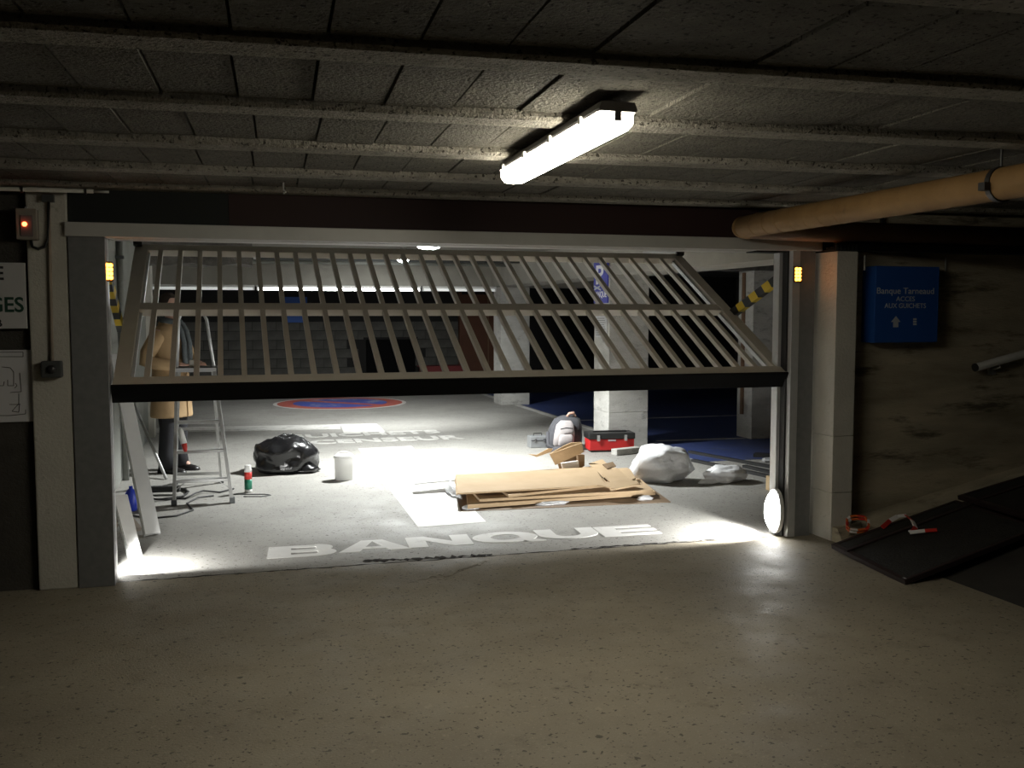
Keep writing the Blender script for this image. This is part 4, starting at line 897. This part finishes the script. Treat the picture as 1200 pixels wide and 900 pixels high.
B().obox(tc+_Z*0.02, ux, uy, _Z, 0.245, 0.115, 0.02).build('base', 'dkplastic', t, False, 0.006)
B().obox(tc+_Z*0.185, ux, uy, _Z, 0.275, 0.135, 0.036).build('lid', 'dkplastic', t, False, 0.012)
B().obox(tc+_Z*0.228, ux, uy, _Z, 0.20, 0.02, 0.008).build('lid_handle', 'dkplastic', t, False, 0.004)
for s in (-0.16,0.16): B().obox(tc+ux*s-uy*0.137+_Z*0.165, ux, uy, _Z, 0.018, 0.006, 0.036).build('latch', 'chrome', t, False, 0.003)
B().obox(tc-uy*0.127+_Z*0.135, ux, uy, _Z, 0.045, 0.003, 0.008).build('name_plate', 'alu', t)
tag(B().obox((4.30,10.17,0.035), Vector((0.88,0.30,0)).normalized(), Vector((-0.3,0.88,0)).normalized(), _Z, 0.18, 0.05, 0.035).build('concrete_offcut', 'pillar', None, False, 0.006), 'white concrete offcut lying in front of the red toolbox', 'offcut')
tag(B().box(4.64,4.86,7.55,7.75,0,0.13).build('wooden_block', 'wood', None, False, 0.006), 'pale wooden block behind the aluminium gate post', 'wood block')
# dark bars of the old gate lying on the floor
def bars(label, p, q_, w_=0.05, h_=0.03):
    a, b_ = onz(*p), onz(*q_); a.z = b_.z = h_/2
    tag(B().beam(a, b_, w_, h_).build('steel_bar', 'tray'), label, 'bar')
bars('long dark steel bar on the floor behind the limp bag', (808,531), (905,549), 0.05)
bars('dark steel bar crossing the floor toward the wooden block', (812,541), (930,566), 0.05)
bars('short dark steel bar lying on the edge of the blue floor', (884,535), (935,538), 0.14, 0.04)
bars('dark steel bar closest to the aluminium gate post', (872,548), (935,562), 0.05)
t = thing('clear_film_wad', onz(905,542), 'scrap of clear film on the dark steel bars', 'plastic film'); p = onz(903,541); sack('film_body', 'foil', (p.x,p.y), (0.10,0.08,0.05), 31, 0.2, t, 0.4, 3)

# ------------------------------------------------------------------ signs and services deep inside
t = thing('parking_sign', (4.285,10.95,1.6), 'blue parking sign with white letter on the pillar side', 'sign')
sx = 4.283
B().box(4.276,4.29,10.71,11.16,1.71,2.21).build('sign_plate', 'bluesign', t)
text('lettering', 'P', 'pwhite', (4.276,11.08,1.935), (0,-1,0), (0,0,1), 0.24, 0.225, 0.02, 0.002, t)
B().beam((4.2745,11.14,1.915),(4.2745,10.92,1.865),0.02,0.003,(1,0,0)).build('arrow_stroke', 'letter', t); B().beam((4.2745,11.13,1.875),(4.2745,10.95,1.91),0.02,0.003,(1,0,0)).build('arrow_stroke', 'letter', t)
text('lettering', 'BANQUE', 'pwhite', (4.276,11.14,1.765), (0,-1,0), (0,0,1), 0.40, 0.085, 0.02, 0.002, t)
t = thing('pillar_notice', (4.285,10.95,1.4), 'grey printed notice under the blue parking sign', 'notice')
B().box(4.282,4.29,10.74,11.12,1.30,1.555).build('sheet', 'signwhite', t)
for i in range(9): B().box(4.280,4.2825,10.78+0.02*(i%3),11.08,1.325+0.025*i,1.331+0.025*i).build('text_line', 'swbox', t)
t = thing('back_sign', (1.4,21.5,1.4), 'blue square sign on the back block wall', 'sign')
B().box(1.15,1.65,21.49,21.57,1.38,1.93).build('sign_body', 'bluebox', t, False, 0.006); B().box(1.1,1.7,21.5,21.56,1.60,1.66).build('mount_rail', 'steel', t)
tag(B().box(4.05,5.0,20.9,21.3,0.0,0.40).box(4.0,5.05,20.88,21.32,0.40,0.43).build('low_red_box', 'redlow'), 'dull red low chest at the foot of the back wall', 'chest')
for i, (z, v, r_, lab) in enumerate(((2.39,13.2,0.03,'widest grey service pipe under the inner ceiling'),(2.37,13.6,0.02,'thin service pipe running behind the widest one'),(2.36,14.2,0.025,'middle service pipe under the inner ceiling'),(2.34,14.8,0.03,'service pipe closest to the deep cross beam'))):
    t = thing('service_pipe', (1.5,v,z), lab, 'pipe', 'service pipes under the inner ceiling')
    B().tube([(-0.9,v,z),(4.24,v,z)], r_, 10).build('run', 'greywall' if i % 2 else 'swbox', t, True)
    for u in (0.0,1.6,3.2): B().box(u-0.01,u+0.01,v-0.01,v+0.01,z,2.47).build('hanger', 'steel', t)
t = thing('sooty_duct', (-0.4,12.6,2.2), 'sooty rough duct under the inner ceiling above the man', 'duct')
B().loft([[(u,12.3+0.03*math.sin(7*u),2.17+0.02*math.sin(11*u)),(u,12.75,2.17+0.02*math.cos(9*u)),(u,12.75,2.47),(u,12.3,2.47)] for u in [-1.0+0.1*i for i in range(14)]]).build('duct_body', 'grime', t)
B().tube([(0.32,12.5,2.30),(0.36,12.5,2.30)], 0.05, 12).build('duct_end', 'alu_d', t)
t = thing('wall_downpipe', (-0.97,9.6,0), 'pale downpipe on the grey side wall', 'pipe')
B().tube([(-0.965,9.9,0.0),(-0.965,9.9,2.46)], 0.03, 10).build('pipe_run', 'greywall', t, True)
for z in (0.6,1.52,2.1): B().box(-1.0,-0.925,9.865,9.935,z,z+0.03).build('pipe_clamp', 'swbox', t)
